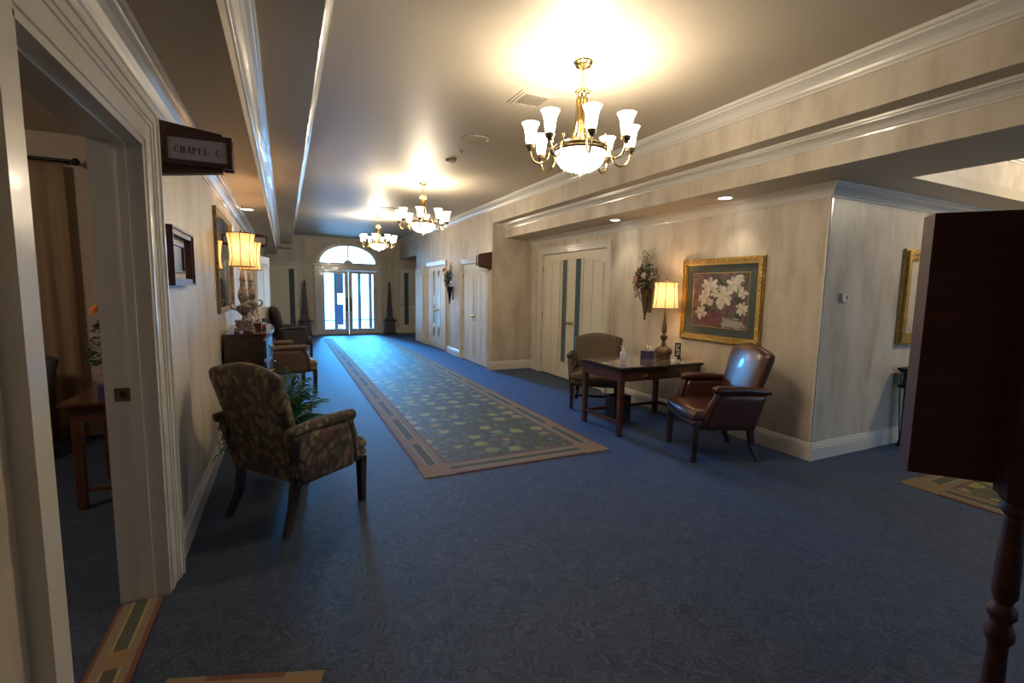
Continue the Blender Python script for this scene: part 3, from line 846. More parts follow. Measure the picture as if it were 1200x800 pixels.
# card tray
t = thing('card_holder', 'low clear card holder lying on the desk in front of the plaque', 'card holder', (4.09, 4.12, .758))
bm = B(); box(bm, -.045, .045, -.03, .03, 0, .006); box(bm, -.045, .045, .024, .03, .006, .05); box(bm, -.045, .045, -.03, -.026, .006, .02); obj('holder', bm, 'clearpl', t)
bm = B(); box(bm, -.04, .04, -.02, .02, .007, .016); obj('card_stack', bm, 'paper', t)
# waste basket and power brick
t = thing('waste_basket', 'black waste basket under the writing desk', 'waste bin', (3.60, 4.52, 0))
bm = B(); prism(bm, [(-.12, -.09), (.12, -.09), (.12, .09), (-.12, .09)], 'z', 0, .012)
for x0, x1, y0, y1 in ((-.12, .12, -.09, -.084), (-.12, .12, .084, .09), (-.12, -.114, -.084, .084), (.114, .12, -.084, .084)): box(bm, x0, x1, y0, y1, .012, .31)
obj('basket_body', bm, 'black', t)
bm = B(); tube(bm, [(-.122, -.092, .31), (.122, -.092, .31), (.122, .092, .31), (-.122, .092, .31)], .006, 6, closed=True); obj('rim', bm, 'black', t)
bm = B(); pts = [(4.395, 4.05, .32), (4.36, 4.05, .33), (4.30, 4.04, .22), (4.27, 4.10, .05), (4.22, 4.2, .012), (4.30, 4.4, .012), (4.36, 4.6, .012)]
tube(bm, pts, .005, 6); tag(obj('lamp_cord', bm, 'black'), 'thin black lamp cord hanging behind the desk to the wall socket', 'cord')
bm = B(); box(bm, 4.40, XA, 4.00, 4.08, .28, .40); box(bm, 4.398, 4.40, 4.025, 4.055, .30, .33, 1); tag(obj('wall_socket', bm, ['white', 'black'], bevel=.002), 'white wall socket low on the wall behind the desk', 'socket')

# ------------------------------------------------------------------ magnolia picture
t = thing('framed_picture', 'large gold framed magnolia print with green mat above the leather armchair', 'picture', (XA, 3.83, 1.475))
def frame_x(bm, sgn, y0, y1, z0, z1, w, prof):
    """moulding on a wall facing sgn*x; local coordinates; prof list of (a,b,depth) across width"""
    for a, b, dd in prof:
        xa, xb = sorted((0, sgn*dd))
        box(bm, xa, xb, y0+a, y0+b, z0+a, z1-a); box(bm, xa, xb, y1-b, y1-a, z0+a, z1-a)
        box(bm, xa, xb, y0+b, y1-b, z0+a, z0+b); box(bm, xa, xb, y0+b, y1-b, z1-b, z1-a)
bm = B(); frame_x(bm, -1, -.55, .55, -.475, .475, .08, ((0, .012, .025), (.012, .03, .045), (.03, .06, .034)))
obj('frame', bm, 'gold', t, bevel=.003)
bm = B(); frame_x(bm, -1, -.49, .49, -.415, .415, .02, ((0, .014, .022),)); obj('frame_lip', bm, 'gold_plain', t)
bm = B(); box(bm, -.012, -.004, -.48, .48, -.405, .405); obj('mat_board', bm, plain('green_grey_mat', (.055, .075, .068), .7), t)
m, nt, b = new_mat('print_ground')
n = N(nt, 'ShaderNodeTexNoise', Scale=7.0, Detail=5.0, Distortion=1.0); nt.links.new(mapping(nt), n.inputs['Vector'])
nt.links.new(ramp(nt, [(.3, (.03, .045, .035)), (.48, (.09, .06, .075)), (.6, (.20, .11, .13)), (.75, (.06, .05, .055))], n.outputs['Fac']), b.inputs['Base Color']); b.inputs['Roughness'].default_value = .6
bm = B(); box(bm, -.0135, -.012, -.375, .375, -.305, .305); pr = obj('print', bm, m, t)
bm = B()
for a in ((-.381, -.375, -.311, .311), (.375, .381, -.311, .311), (-.375, .375, .305, .311), (-.375, .375, -.311, -.305)): box(bm, -.0145, -.012, *a)
obj('gilt_fillet', bm, 'gold_plain', t)
# painted shapes lie flat on the print; y+ is left in view
def petal(bm, y, z, ang, L, W, x, mi=0):
    pts = []
    for i in range(13):
        q = i/12*2*pi; a = L/2*(1-cos(q)); bb = W/2*sin(q)*(1-.25*cos(q))
        pts.append((y + a*cos(ang) - bb*sin(ang), z + a*sin(ang) + bb*cos(ang)))
    f = bm.faces.new([bm.verts.new((x, p, q)) for p, q in pts[:-1]]); f.material_index = mi
bm = B(); rnd = random.Random(3); x = -.0140
for i in range(70):
    petal(bm, rnd.uniform(-.33, .2), rnd.uniform(-.26, .24), rnd.uniform(0, 6.28), rnd.uniform(.05, .085), rnd.uniform(.02, .03), x - i*2e-6, rnd.choice((0, 1, 1)))
for ly in ((-.1, -.18, .16), (.05, -.2, .13), (-.2, -.1, .1)): petal(bm, ly[0], ly[1], .2, ly[2], .05, x-.0002, 2)
box(bm, x-.0004, x, -.05, .16, -.285, -.225, 2); box(bm, x-.0004, x, .17, .30, -.245, -.19, 2); box(bm, x-.0005, x, -.30, -.06, -.29, -.22, 3)
for i in range(30): petal(bm, rnd.uniform(-.33, -.06), rnd.uniform(-.285, -.2), rnd.uniform(0, 6.28), .045, .02, x-.0006-i*2e-6, 3)
obj('painted_leaves', bm, [plain('print_leaf_green', (.03, .055, .04), .6), plain('print_leaf_grey', (.09, .12, .10), .6), plain('print_rose', (.17, .055, .07), .6), plain('print_lace', (.36, .34, .31), .6)], pr)
bm = B()
for fi, (fy, fz, s) in enumerate(((.14, .16, .16), (.21, .03, .14), (-.06, .05, .19), (-.18, .18, .15), (-.30, .08, .10), (-.30, -.08, .12), (.25, -.14, .13), (-.02, -.04, .10), (.07, .08, .09), (-.26, .24, .08), (.12, -.03, .07))):
    a0 = rnd.uniform(0, 6)
    for k in range(8):
        a = a0 + k*pi/4 + rnd.uniform(-.2, .2)
        petal(bm, fy, fz, a, s*rnd.uniform(.55, .8), s*.30, x-.0010-fi*4e-5-k*4e-6, k % 3 == 0)
    petal(bm, fy-.006, fz, 0, .016, .016, x-.0016-fi*1e-5, 2)
obj('painted_magnolia', bm, [plain('print_white', (.62, .60, .54), .6), plain('print_cream', (.48, .44, .38), .6), plain('print_gold', (.35, .22, .06), .6)], pr)

# ------------------------------------------------------------------ leaf / flower scatter
def leafquad(bm, p, d, L, W, mi=0, droop=.3):
    p = Vector(p); d = Vector(d).normalized(); s = d.cross(Vector((rnd.uniform(-1, 1), rnd.uniform(-1, 1), rnd.uniform(-1, 1)))).normalized()
    n = s.cross(d); mid = p + d*L*.5 + n*L*.12; tip = p + d*L - Vector((0, 0, 1))*L*droop
    a = bm.verts.new(p); b = bm.verts.new(mid + s*W/2); c = bm.verts.new(tip); e = bm.verts.new(mid - s*W/2); m_ = bm.verts.new(mid - n*L*.06)
    for f in ((a, b, m_), (b, c, m_), (c, e, m_), (e, a, m_)): bm.faces.new(f).material_index = mi
def blossom(bm, c, d, R, layers=3, mi=0):
    c = Vector(c); d = Vector(d).normalized(); q = Vector((0, 0, 1)).rotation_difference(d)
    for l in range(layers):
        r = R*(1-l*.28); up = .25+.35*l; n = 6
        for k in range(n):
            a = 2*pi*(k+.5*l)/n
            P = []
            for (rr, aa, zz) in ((0, 0, 0), (.55, -.42, .35*up), (1, -.22, up*.8), (1.05, .22, up*.8), (.55, .42, .35*up)):
                v = Vector((r*rr*cos(a+aa), r*rr*sin(a+aa), r*zz + .15*R*l)); P.append(bm.verts.new(c + q @ v))
            bm.faces.new(P).material_index = mi
def flower_part(parent, name, c, d, R, mat): 
    bm = B(); blossom(bm, c, d, R); obj(name, bm, mat, parent)

# floral wall sconce 1 (origin on the wall; outward -x)
def sconce(label, loc, kind):
    t = thing('floral_wall_pocket', label, 'flower arrangement', loc, 0)
    bm = B()
    prof = [(0, -.40), (.012, -.395), (.020, -.375), (.012, -.355), (.020, -.33), (.030, -.27), (.045, -.18), (.062, -.08), (.075, -.02), (.082, 0), (.070, .01), (0, .01)]
    lathe(bm, prof, (-.078, 0, 0), 20, sx=.9)
    box(bm, -.012, 0, -.03, .03, -.30, .03)
    for s in (-1, 1): tube(bm, [(-.09, s*.07, -.02), (-.11, s*.10, -.06), (-.10, s*.085, -.12), (-.08, s*.05, -.10)], .007, 6)
    obj('wall_pocket', bm, 'bronze' if kind == 1 else 'iron', t, smooth=True)
    bm = B(); ms = ['dkleaf', 'olive', 'burg']
    cx = -.09
    if kind == 1:
        for i in range(340):
            a = rnd.uniform(0, 2*pi); r = rnd.random()**.6
            y, z = r*.21*cos(a), .16 + r*.17*sin(a); x = cx+.03 - rnd.uniform(-.07, .09)*(1-r*.6)
            leafquad(bm, (x, y, z), (-.5, y*3, (z-.12)*3), rnd.uniform(.04, .075), rnd.uniform(.018, .03), 2 if (y > .0 and rnd.random() < .7) else rnd.choice((0, 1)))
        for y0 in (.15, .17, .13, -.05, -.02):   # trailing sprigs
            z0 = .12; L = rnd.uniform(.18, .26)
            for k in range(12): leafquad(bm, (cx, y0 + .03*sin(k*.4) + .02*k/12*(1 if y0 > 0 else -1), z0 - L*k/12), (rnd.uniform(-1, 1), rnd.uniform(-1, 1), -.6), .035, .014, 0)
        for k in range(60): leafquad(bm, (cx, rnd.uniform(-.07, .03), rnd.uniform(-.12, .1)), (-1, rnd.uniform(-1, 1), -.8), .05, .02, 0)
    else:
        for i in range(150):
            a = rnd.uniform(0, 2*pi); r = rnd.random()**.6
            y, z = r*.17*cos(a), .18 + r*.15*sin(a)
            leafquad(bm, (cx - rnd.uniform(-.05, .07), y, z), (-.4, y*3, (z-.12)*3), rnd.uniform(.05, .09), .03, rnd.choice((0, 1, 0)))
    obj('foliage', bm, ms, t)
    bm = B()
    if kind == 1:
        for k in range(16):
            y0 = rnd.uniform(-.07, .06); yy = y0*1.8 + rnd.uniform(-.05, .05); h = rnd.uniform(.32, .46)
            pts = [(cx, y0, .15), (cx-.01, (y0+yy)/2, .15+h*.5), (cx-.02, yy, .15+h*.85)]
            if k % 2:
                s = 1 if yy > 0 else -1
                pts += [(cx-.02, yy+s*.02, .15+h*.92), (cx-.02, yy+s*.045, .15+h*.9), (cx-.02, yy+s*.05, .15+h*.83), (cx-.02, yy+s*.03, .15+h*.8)]
            else:
                for q in range(6): leafquad(bm, (cx, y0+(yy-y0)*(.4+q*.12), .15+h*(.35+q*.09)), (rnd.uniform(-.5, .5), rnd.uniform(-1, 1), .5), .05, .014, 0)
            tube(bm, pts, .0028, 4)
    else:
        for (y1, z1) in ((-.24, .50), (-.10, .55), (.24, .42), (.10, .40)):
            tube(bm, [(cx, 0, .1), (cx, y1*.5, (z1+.1)/2+.03), (cx, y1, z1)], [.012, .010, .004], 6)
            for q in range(7): leafquad(bm, (cx, y1*(.4+.09*q), .1+(z1-.1)*(.4+.09*q)), (rnd.uniform(-.5, .5), rnd.uniform(-1, 1), .3), .07, .022, 0)
    obj('curled_stem', bm, ['olive' if kind == 1 else 'dkleaf'], t)
    if kind == 1:
        flower_part(t, 'flower', (cx-.11, .06, .15), (-1, .2, .1), .052, 'peach')
        flower_part(t, 'flower', (cx-.09, .085, .04), (-1, .3, -.5), .045, 'orange')
        flower_part(t, 'flower', (cx-.09, -.07, .19), (-1, -.3, .3), .045, 'ivory')
        flower_part(t, 'flower', (cx-.10, .02, .24), (-1, .1, .6), .04, 'burg')
    else:
        flower_part(t, 'flower', (cx-.06, .13, .38), (-1, .2, .6), .10, 'redpetal')
        flower_part(t, 'flower', (cx-.09, -.02, .20), (-1, 0, .2), .06, 'olive')
    return t
sconce('wall pocket of mixed autumn flowers and curling stems between the double doors and desk lamp', (XA, 4.97, 1.58), 1)
sconce('dark wall pocket with a red flower between two white doors along the corridor', (XR, 10.75, 1.60), 2)

# ------------------------------------------------------------------ chandeliers
def chandelier(label, loc):
    t = thing('chandelier', label, 'chandelier', loc, 0, 'brass chandeliers along the corridor')
    bm = B(); lathe(bm, [(0, 0), (.062, 0), (.068, -.012), (.05, -.026), (.055, -.032), (.02, -.045), (.008, -.055), (0, -.055)], seg=24); obj('canopy', bm, 'brass', t, smooth=True)
    bm = B(); lathe(bm, [(.006, -.05), (.006, -.13)], seg=8)
    tube(bm, [(.014*sin(a*pi/6), 0, -.155+.026*cos(a*pi/6)) for a in range(12)], .004, 6, closed=True); obj('hanging_rod', bm, 'brass', t, smooth=True)
    bm = B()
    lathe(bm, [(0, -.175), (.012, -.176), (.02, -.19), (.052, -.195), (.055, -.205), (.045, -.22), (.030, -.225), (.040, -.245), (.032, -.27), (.020, -.285), (.016, -.30), (.014, -.50), (.03, -.56), (.16, -.585)], seg=24, cap=False)
    for k in range(10):
        a = 2*pi*k/10; c, s = cos(a), sin(a)
        tube(bm, [(c*r, s*r, z) for r, z in ((.038, -.24), (.036, -.30), (.040, -.38), (.050, -.46), (.070, -.53), (.12, -.585))], .006, 6)
        lathe(bm, [(0, -.008), (.012, 0), (0, .012)], (c*.045, s*.045, -.235), 6)
    obj('column', bm, 'brass', t, smooth=True)
    bm = B(); lathe(bm, [(.150, -.575), (.188, -.578), (.194, -.588), (.188, -.600), (.194, -.612), (.186, -.622), (.165, -.622), (.150, -.575)], seg=40, cap=False); obj('ring_band', bm, 'brass_dark', t, smooth=True)
    bm = B(); lathe(bm, [(.182, -.612), (.180, -.64), (.168, -.680), (.140, -.715), (.10, -.737), (.05, -.748), (0, -.75)], seg=40, cap=False); bw = obj('glass_bowl', bm, 'bowl_glass', t, smooth='all')
    bm = B(); lathe(bm, [(0, -.745), (.018, -.75), (.012, -.757), (.014, -.765), (.006, -.775), (0, -.785)], seg=12)
    obj('finial', bm, 'brass_dark', bw, smooth=True)
    for k in range(3):
        a = 2*pi*k/3+.3; bm = B(); lathe(bm, [(0, -.01), (.01, 0), (0, .01)], (.12*cos(a), .12*sin(a), -.732), 6); obj('bowl_clip', bm, 'brass_dark', bw)
    for k in range(8):
        a = 2*pi*(k+.5)/8; c, s = cos(a), sin(a)
        bm = B(); R = .362
        prof = [(.185, -.600), (.21, -.575), (.225, -.60), (.232, -.65), (.255, -.69), (.292, -.705), (.335, -.69), (.356, -.655), (R, -.615)]
        tube(bm, [(c*r, s*r, z) for r, z in prof], .0075, 8)
        tube(bm, [(c*r, s*r, z) for r, z in ((.19, -.61), (.225, -.54), (.205, -.53), (.20, -.55))], .005, 6)
        ar = obj('arm', bm, 'brass', t, smooth=True)
        bm = B(); lathe(bm, [(.008, -.62), (.022, -.615), (.014, -.605), (.030, -.597), (.034, -.575), (.028, -.572), (0, -.572)], (c*R, s*R, 0), 14); obj('cup', bm, 'brass_dark', ar, smooth=True)
        bm = B(); lathe(bm, [(.024, -.575), (.034, -.55), (.038, -.51), (.044, -.47), (.056, -.44), (.064, -.428)], (c*R, s*R, 0), 20, cap=False); obj('glass_shade', bm, 'shade_glass', ar, smooth='all')
    point('chandelier_light', (0, 0, -.43), CH_W, (1, .83, .62), .12, t)
    l = bpy.data.lights.new('chandelier_uplight', 'SPOT'); l.energy = CH_W*2.8; l.color = (1, .87, .68); l.spot_size = radians(150); l.spot_blend = 1; l.shadow_soft_size = .15
    o = bpy.data.objects.new('chandelier_uplight', l); COL.objects.link(o); o.location = (0, 0, -.56); o.rotation_euler = (pi, 0, 0); o.parent = t
    point('chandelier_light', (0, 0, -.80), CH_W*.3, (1, .80, .56), .10, t)
    return t
CH_W = 60
ch = chandelier('nearest and largest looking brass chandelier, beside the square ceiling vent', (1.95, 2.99, ZC))
for y, lab in ((7.32, 'middle one of the three brass chandeliers, in front of the white corridor doors'), (11.2, 'farthest brass chandelier, overlapping the fan window above the glass doors')):
    c2 = copy_tree(ch); c2.location = (1.95, y, ZC); c2['label'] = lab

# ------------------------------------------------------------------ ceiling fixtures
t = thing('air_vent', 'square white air vent set in the ceiling beside the nearest chandelier', 'air vent', (1.93, 3.74, ZC))
bm = B()
for a, b, dd in ((.13, .155, .008), (.105, .13, .014)):
    box(bm, -b, b, -b, -a, -dd, 0); box(bm, -b, b, a, b, -dd, 0); box(bm, -b, -a, -a, a, -dd, 0); box(bm, a, b, -a, a, -dd, 0)
obj('vent_frame', bm, 'ceil', t)
bm = B(); box(bm, -.105, .105, -.105, .105, -.003, 0); obj('vent_backing', bm, 'grille', t)
bm = B()
for i in range(9):
    x = -.09+.0225*i; box(bm, x-.004, x+.004, -.105, .105, -.012, -.003)
obj('slat', bm, 'ceil', t)
t = thing('ceiling_speaker', 'large round speaker grille flush in the ceiling between the chandeliers', 'speaker', (1.90, 4.98, ZC))
bm = B(); lathe(bm, [(0, -.006), (.13, -.006), (.135, -.012), (.15, -.012), (.155, 0)], seg=36, cap=False); obj('grille', bm, 'ceil', t, smooth=True)
t = thing('ceiling_sprinkler', 'small round sprinkler cap next to the ceiling speaker', 'sprinkler', (1.90, 5.43, ZC))
bm = B(); lathe(bm, [(.035, 0), (.035, -.006), (.012, -.01), (.010, -.03), (.022, -.034), (0, -.036)], seg=18, cap=False); obj('sprinkler_head', bm, 'ceil', t, smooth=True)
t = thing('smoke_detector', 'dark ringed smoke detector on the ceiling beyond the speaker', 'smoke detector', (1.92, 5.88, ZC))
bm = B(); lathe(bm, [(.065, 0), (.065, -.014)], seg=24, cap=False); obj('detector_base', bm, 'grille', t)
bm = B(); lathe(bm, [(.058, -.014), (.055, -.032), (.03, -.040), (0, -.041)], seg=24, cap=False); obj('detector_cover', bm, 'ceil', t, smooth=True)
t = thing('ceiling_disc', 'faint round ceiling grille between the middle and farthest chandeliers', 'speaker', (1.95, 10.0, ZC))
bm = B(); lathe(bm, [(0, -.006), (.13, -.006), (.135, -.012), (.15, -.012), (.155, 0)], seg=30, cap=False); obj('grille', bm, 'grille', t, smooth=True)

def downlight(label, x, y, z, power=12):
    t = thing('recessed_downlight', label, 'downlight', (x, y, z))
    bm = B(); lathe(bm, [(.065, -.004), (.085, -.006), (.09, 0)], seg=28, cap=False); obj('trim_ring', bm, 'trim', t, smooth=True)
    bm = B(); lathe(bm, [(0, -.002), (.065, -.002)], seg=28, cap=False); obj('lens', bm, 'led', t)
    l = bpy.data.lights.new('downlight_spot', 'SPOT'); l.energy = power; l.color = (1, .88, .66); l.spot_size = radians(95); l.spot_blend = .8; l.shadow_soft_size = .05
    o = bpy.data.objects.new('downlight_spot', l); COL.objects.link(o); o.location = (0, 0, -.02); o.parent = t
downlight('recessed downlight in the right soffit above the gold framed picture', 4.16, 3.62, ZA, 16)
downlight('recessed downlight in the right soffit above the autumn flower wall pocket', 4.16, 5.45, ZA, 14)
downlight('recessed downlight in the left soffit beyond the lit console lamps', -.41, 7.2, ZA, 12)

# ------------------------------------------------------------------ left wall: chapel sign, shadow box, mirror, console
def letter(bm, ch, x, z, h, y, w=None, mi=0):
    """serif capitals built from strokes, lying in plane y"""
    w = w or h*.72; tk = h*.20; tn = h*.07
    def r(x0, x1, z0, z1): box(bm, x+x0, x+x1, y-.0008, y, z+z0, z+z1, mi)
    def ser(cx, zz): r(cx-h*.17, cx+h*.17, zz, zz+h*.06)
    def arcp(cx, cz, rx, rz, a0, a1, thick):
        n = 12
        for i in range(n):
            p, q = a0+(a1-a0)*i/n, a0+(a1-a0)*(i+1)/n
            def tt(a): return tn + (thick-tn)*abs(cos(a))
            quad = [(x+cx+rx*cos(p), z+cz+rz*sin(p)), (x+cx+rx*cos(q), z+cz+rz*sin(q)), (x+cx+(rx-tt(q))*cos(q), z+cz+(rz-tn)*sin(q)), (x+cx+(rx-tt(p))*cos(p), z+cz+(rz-tn)*sin(p))]
            prism(bm, quad, 'y', y-.0008, y, mi)
    if ch == 'C':
        arcp(w*.5, h*.5, w*.5, h*.5, radians(50), radians(310), tk); r(w*.78, w*.85, h*.66, h*.98); r(w*.78, w*.85, h*.03, h*.30)
    elif ch == 'H':
        r(w*.12, w*.12+tk, 0, h); r(w*.9-tk, w*.9, 0, h); r(w*.12, w*.9, h*.47, h*.47+tn)
        for cx in (w*.12+tk/2, w*.9-tk/2): ser(cx, 0); ser(cx, h*.94)
    elif ch == 'A':
        prism(bm, [(x+w*.46, z+h), (x+w*.46+tk*.8, z+h), (x+w*.98, z), (x+w*.98-tk*1.1, z)], 'y', y-.0008, y, mi)
        prism(bm, [(x+w*.46, z+h), (x+w*.46+tn, z+h), (x+w*.08+tn, z), (x+w*.08, z)], 'y', y-.0008, y, mi)
        r(w*.25, w*.75, h*.28, h*.28+tn); ser(w*.1, 0); ser(w*.9, 0)
    elif ch == 'P':
        r(w*.12, w*.12+tk, 0, h); ser(w*.12+tk/2, 0); r(w*.0, w*.5, h*.94, h); r(w*.3, w*.5, h*.46, h*.46+tn)
        arcp(w*.5, h*.73, w*.42, h*.27, -pi/2, pi/2, tk)
    elif ch == 'E':
        r(w*.12, w*.12+tk, 0, h); r(0, w*.86, h*.94, h); r(0, w*.9, 0, h*.06); r(w*.2, w*.62, h*.48, h*.48+tn)
        r(w*.79, w*.86, h*.74, h); r(w*.83, w*.9, 0, h*.27); r(w*.57, w*.63, h*.38, h*.63)
    elif ch == 'L':
        r(w*.12, w*.12+tk, 0, h); ser(w*.12+tk/2, h*.94); r(0, w*.9, 0, h*.06); r(w*.83, w*.9, 0, h*.3)

def chapel_sign(label, wallx, y, z, sgn, text=True, H=.275, L=.345, face='signface', wd='signwood'):
    """bracket sign projecting from the wall; faces -y and +y"""
    t = thing('projecting_sign', label, 'sign', (wallx, y, z))
    bm = B()
    prism(bm, [(0, -H/2), (sgn*(L*.86), -H*.36), (sgn*(L*.86), H*.36), (0, H/2)], 'y', -.028, .028)
    obj('bracket', bm, wd, t, bevel=.003)
    bm = B()
    x0, x1 = sorted((sgn*.028, sgn*L)); ph = H*.30
    for yy in (-1, 1):
        ya, yb = sorted((yy*.028, yy*.052))
        box(bm, x0, x1, ya, yb, ph-.026, ph); box(bm, x0, x1, ya, yb, -ph, -ph+.026)
        box(bm, x0, x0+.026, ya, yb, -ph+.026, ph-.026); box(bm, x1-.026, x1, ya, yb, -ph+.026, ph-.026)
    fr = obj('sign_frame', bm, wd, t)
    bm = B()
    for yy in (-1, 1):
        ya, yb = sorted((yy*.028, yy*.040)); box(bm, x0+.026, x1-.026, ya, yb, -ph+.026, ph-.026)
    obj('sign_face', bm, face, t)
    if text:
        bm = B(); s = 'CHAPEL C'; h = .033; adv = h*.80; tot = adv*len(s); xx = (x0+x1)/2 - tot/2
        for i, c in enumerate(s):
            if c != ' ': letter(bm, c, xx+adv*i, -h/2-.004, h, -.040, w=h*.72)
        obj('lettering', bm, 'ink', t)
    return t
chapel_sign('mahogany bracket sign reading CHAPEL C beside the chapel doorway', XL, 3.10, 2.255, 1)
chapel_sign('smaller looking framed bracket sign on the left wall behind the lit console lamp', XL, 9.0, 2.29, 1, text=False, H=.27, L=.34)
chapel_sign('mahogany bracket sign on the right corridor wall above the white door near the corner', XR, 8.44, 2.10, -1, text=False, H=.34, L=.30, face='mahog', wd='mahog')

t = thing('shadow_box_frame', 'small deep mahogany frame on the left wall below the chapel sign', 'picture', (XL, 3.38, 1.705))
bm = B(); frame_x(bm, 1, -.32, .32, -.16, .16, .05, ((0, .012, .055), (.012, .04, .045))); obj('frame', bm, 'signwood', t, bevel=.002)
bm = B(); box(bm, 0, .008, -.28, .28, -.12, .12); obj('mount', bm, 'paper', t)
bm = B(); frame_x(bm, 1, -.19, .19, -.085, .085, .02, ((0, .014, .022),)); obj('inner_frame', bm, 'signwood', t)
bm = B(); box(bm, .008, .011, -.176, .176, -.071, .071); obj('photo', bm, plain('sepia_blue_photo', (.12, .15, .20), .4), t)

t = thing('wall_mirror', 'gold framed mirror on the left wall behind the console lamps', 'mirror', (XL, 5.90, 1.78))
bm = B(); frame_x(bm, 1, -.70, .70, -.50, .50, .05, ((0, .02, .03), (.02, .05, .022))); obj('frame', bm, 'gold_dark', t, bevel=.003)
bm = B(); box(bm, 0, .012, -.652, .652, -.452, .452); obj('mirror_glass', bm, 'mirror', t)

CZ = 1.08
t = thing('console_cabinet', 'tall dark mahogany console cabinet carrying two lit lamps against the left wall', 'cabinet', (XL+.024, 5.98, 0))
def bow(w, d0, d1, n=14):   # serpentine front outline in (x,y)
    return [(0, -w)] + [(d0 + (d1-d0)*cos((i/n-.5)*pi)**.8 if 0 < i < n else d0, -w + 2*w*i/n) for i in range(n+1)] + [(0, w)]
bm = B(); prism(bm, bow(.70, .37, .43), 'z', CZ-.028, CZ); prism(bm, bow(.685, .36, .42), 'z', CZ-.045, CZ-.028); obj('cabinet_top', bm, 'mahog_dark', t)
bm = B(); prism(bm, bow(.665, .345, .40), 'z', .14, CZ-.045); obj('body', bm, 'mahog_dark', t)
bm = B(); prism(bm, bow(.68, .36, .415), 'z', .10, .15); obj('base_moulding', bm, 'mahog_dark', t)
for s in (-1, 1):
    for x in (.06, .32):
        bm = B(); lathe(bm, [(.02, 0), (.03, .02), (.022, .05), (.034, .10), (0, .10)], (x, s*.62, 0), 12); obj('foot', bm, 'mahog_dark', t, smooth=True)
for (z0, z1) in ((.82, 1.0), (.52, .78), (.2, .48)):
    for (ya, yb) in ((-.62, -.02), (.02, .62)):
        ym = (ya+yb)/2; bm = B()
        n = 8; f = lambda y: .345 + .055*cos((y/.665/2)*pi)**.8 if abs(y) < .665 else .345
        poly = [(f(ya)-.01, ya)] + [(f(ya+(yb-ya)*i/n)+.010, ya+(yb-ya)*i/n) for i in range(n+1)] + [(f(yb)-.01, yb)]
        prism(bm, poly, 'z', z0, z1); dr = obj('drawer', bm, 'mahog_dark', t)
        bm = B(); lathe(bm, [(0, 0), (.012, .0), (.008, .012), (.016, .02), (.010, .03), (0, .032)], (f(ym)+.008, ym, (z0+z1)/2), 12, mtx=Matrix.Rotation(pi/2, 4, 'Y')); obj('knob', bm, 'brass', dr, smooth=True)

def urn_lamp(label, loc):
    t = thing('urn_lamp', label, 'lamp', loc, 0, 'urn lamps on the tall console')
    bm = B()
    prism(bm, [(-.085, -.085), (.085, -.085), (.085, .085), (-.085, .085)], 'z', .02, .05)
    prism(bm, [(-.068, -.068), (.068, -.068), (.068, .068), (-.068, .068)], 'z', .05, .10)
    prism(bm, [(-.078, -.078), (.078, -.078), (.078, .078), (-.078, .078)], 'z', .10, .125)
    for x in (-.07, .07):
        for y in (-.07, .07): lathe(bm, [(0, 0), (.02, .002), (.024, .012), (.015, .022), (0, .022)], (x, y, 0), 10)
    for k in range(4):
        a = k*pi/2; mt = Matrix.Rotation(a, 4, 'Z')
        for s in (-1, 1): lathe(bm, [(.0, 0), (.018, .004), (.012, .012), (0, .012)], mt @ Vector((.068, s*.03, .075)), 10, mtx=mt @ Matrix.Rotation(pi/2, 4, 'Y'))
    obj('lamp_base', bm, 'pewter', t)
    bm = B(); lathe(bm, [(.03, .125), (.018, .14), (.014, .165), (.030, .18), (.058, .21), (.072, .245), (.070, .265), (.045, .275), (.030, .285), (.026, .30), (.040, .32), (.050, .36), (.046, .41), (.030, .45), (.024, .50), (.030, .53), (.024, .56), (.018, .60), (.012, .64), (0, .64)], seg=24); obj('urn_stem', bm, 'pewter', t, smooth=True)
    bm = B()
    for s in (-1, 1): tube(bm, [(0, s*.065, .225), (0, s*.10, .24), (0, s*.115, .27), (0, s*.10, .30), (0, s*.075, .30), (0, s*.06, .275)], [.008, .010, .011, .010, .008, .006], 8); tube(bm, [(s*.065, 0, .225), (s*.10, 0, .24), (s*.115, 0, .27), (s*.10, 0, .30), (s*.075, 0, .30)], [.008, .010, .011, .010, .008], 8)
    obj('handle', bm, 'pewter', t, smooth=True)
    bm = B(); hexshade(bm, .66, .985, .118, .128, 8, .018); sh = obj('lamp_shade', bm, 'lampshade', t)
    bm = B(); shade_ribs(bm, .66, .985, .118, .128, 8, .018, .0035); obj('shade_trim', bm, 'shade_rib', sh)
    bm = B(); lathe(bm, [(.006, .64), (.006, .985), (.012, 1.0), (.008, 1.015), (0, 1.03)], seg=8)
    for k in range(3):
        a = 2*pi*k/3; tube(bm, [(0, 0, .98), (.125*cos(a), .125*sin(a), .98)], .002, 4)
    obj('harp', bm, 'bronze', t)
    bm = B(); lathe(bm, [(.0, .71), (.018, .72), (.03, .77), (.026, .80), (0, .81)], seg=12); obj('bulb', bm, 'shade_core', t, smooth=True)
    point('lamp_light', (0, 0, .86), 9, WARM, .05, t)
    return t
u = urn_lamp('nearer urn lamp with lit cream shade on the tall dark console', (-.385, 5.50, CZ))
u2 = copy_tree(u); u2.location = (-.37, 6.50, CZ); u2['label'] = 'farther urn lamp on the console, its lit shade half hidden behind the first'
t = thing('wooden_tissue_holder', 'brown wooden tissue holder between the two urn lamps on the console', 'tissue holder', (-.33, 5.86, CZ))
bm = B(); box(bm, -.085, .085, -.12, .12, 0, .075); box(bm, -.095, .095, -.13, .13, 0, .012); obj('holder', bm, 'mahog', t, bevel=.003)
bm = B(); tissue(bm, .075, 1.5); obj('tissue', bm, 'paper', t)
t = thing('small_leaflet_box', 'small dark box with red and white printed front at the console edge', 'box', (-.22, 5.80, CZ))
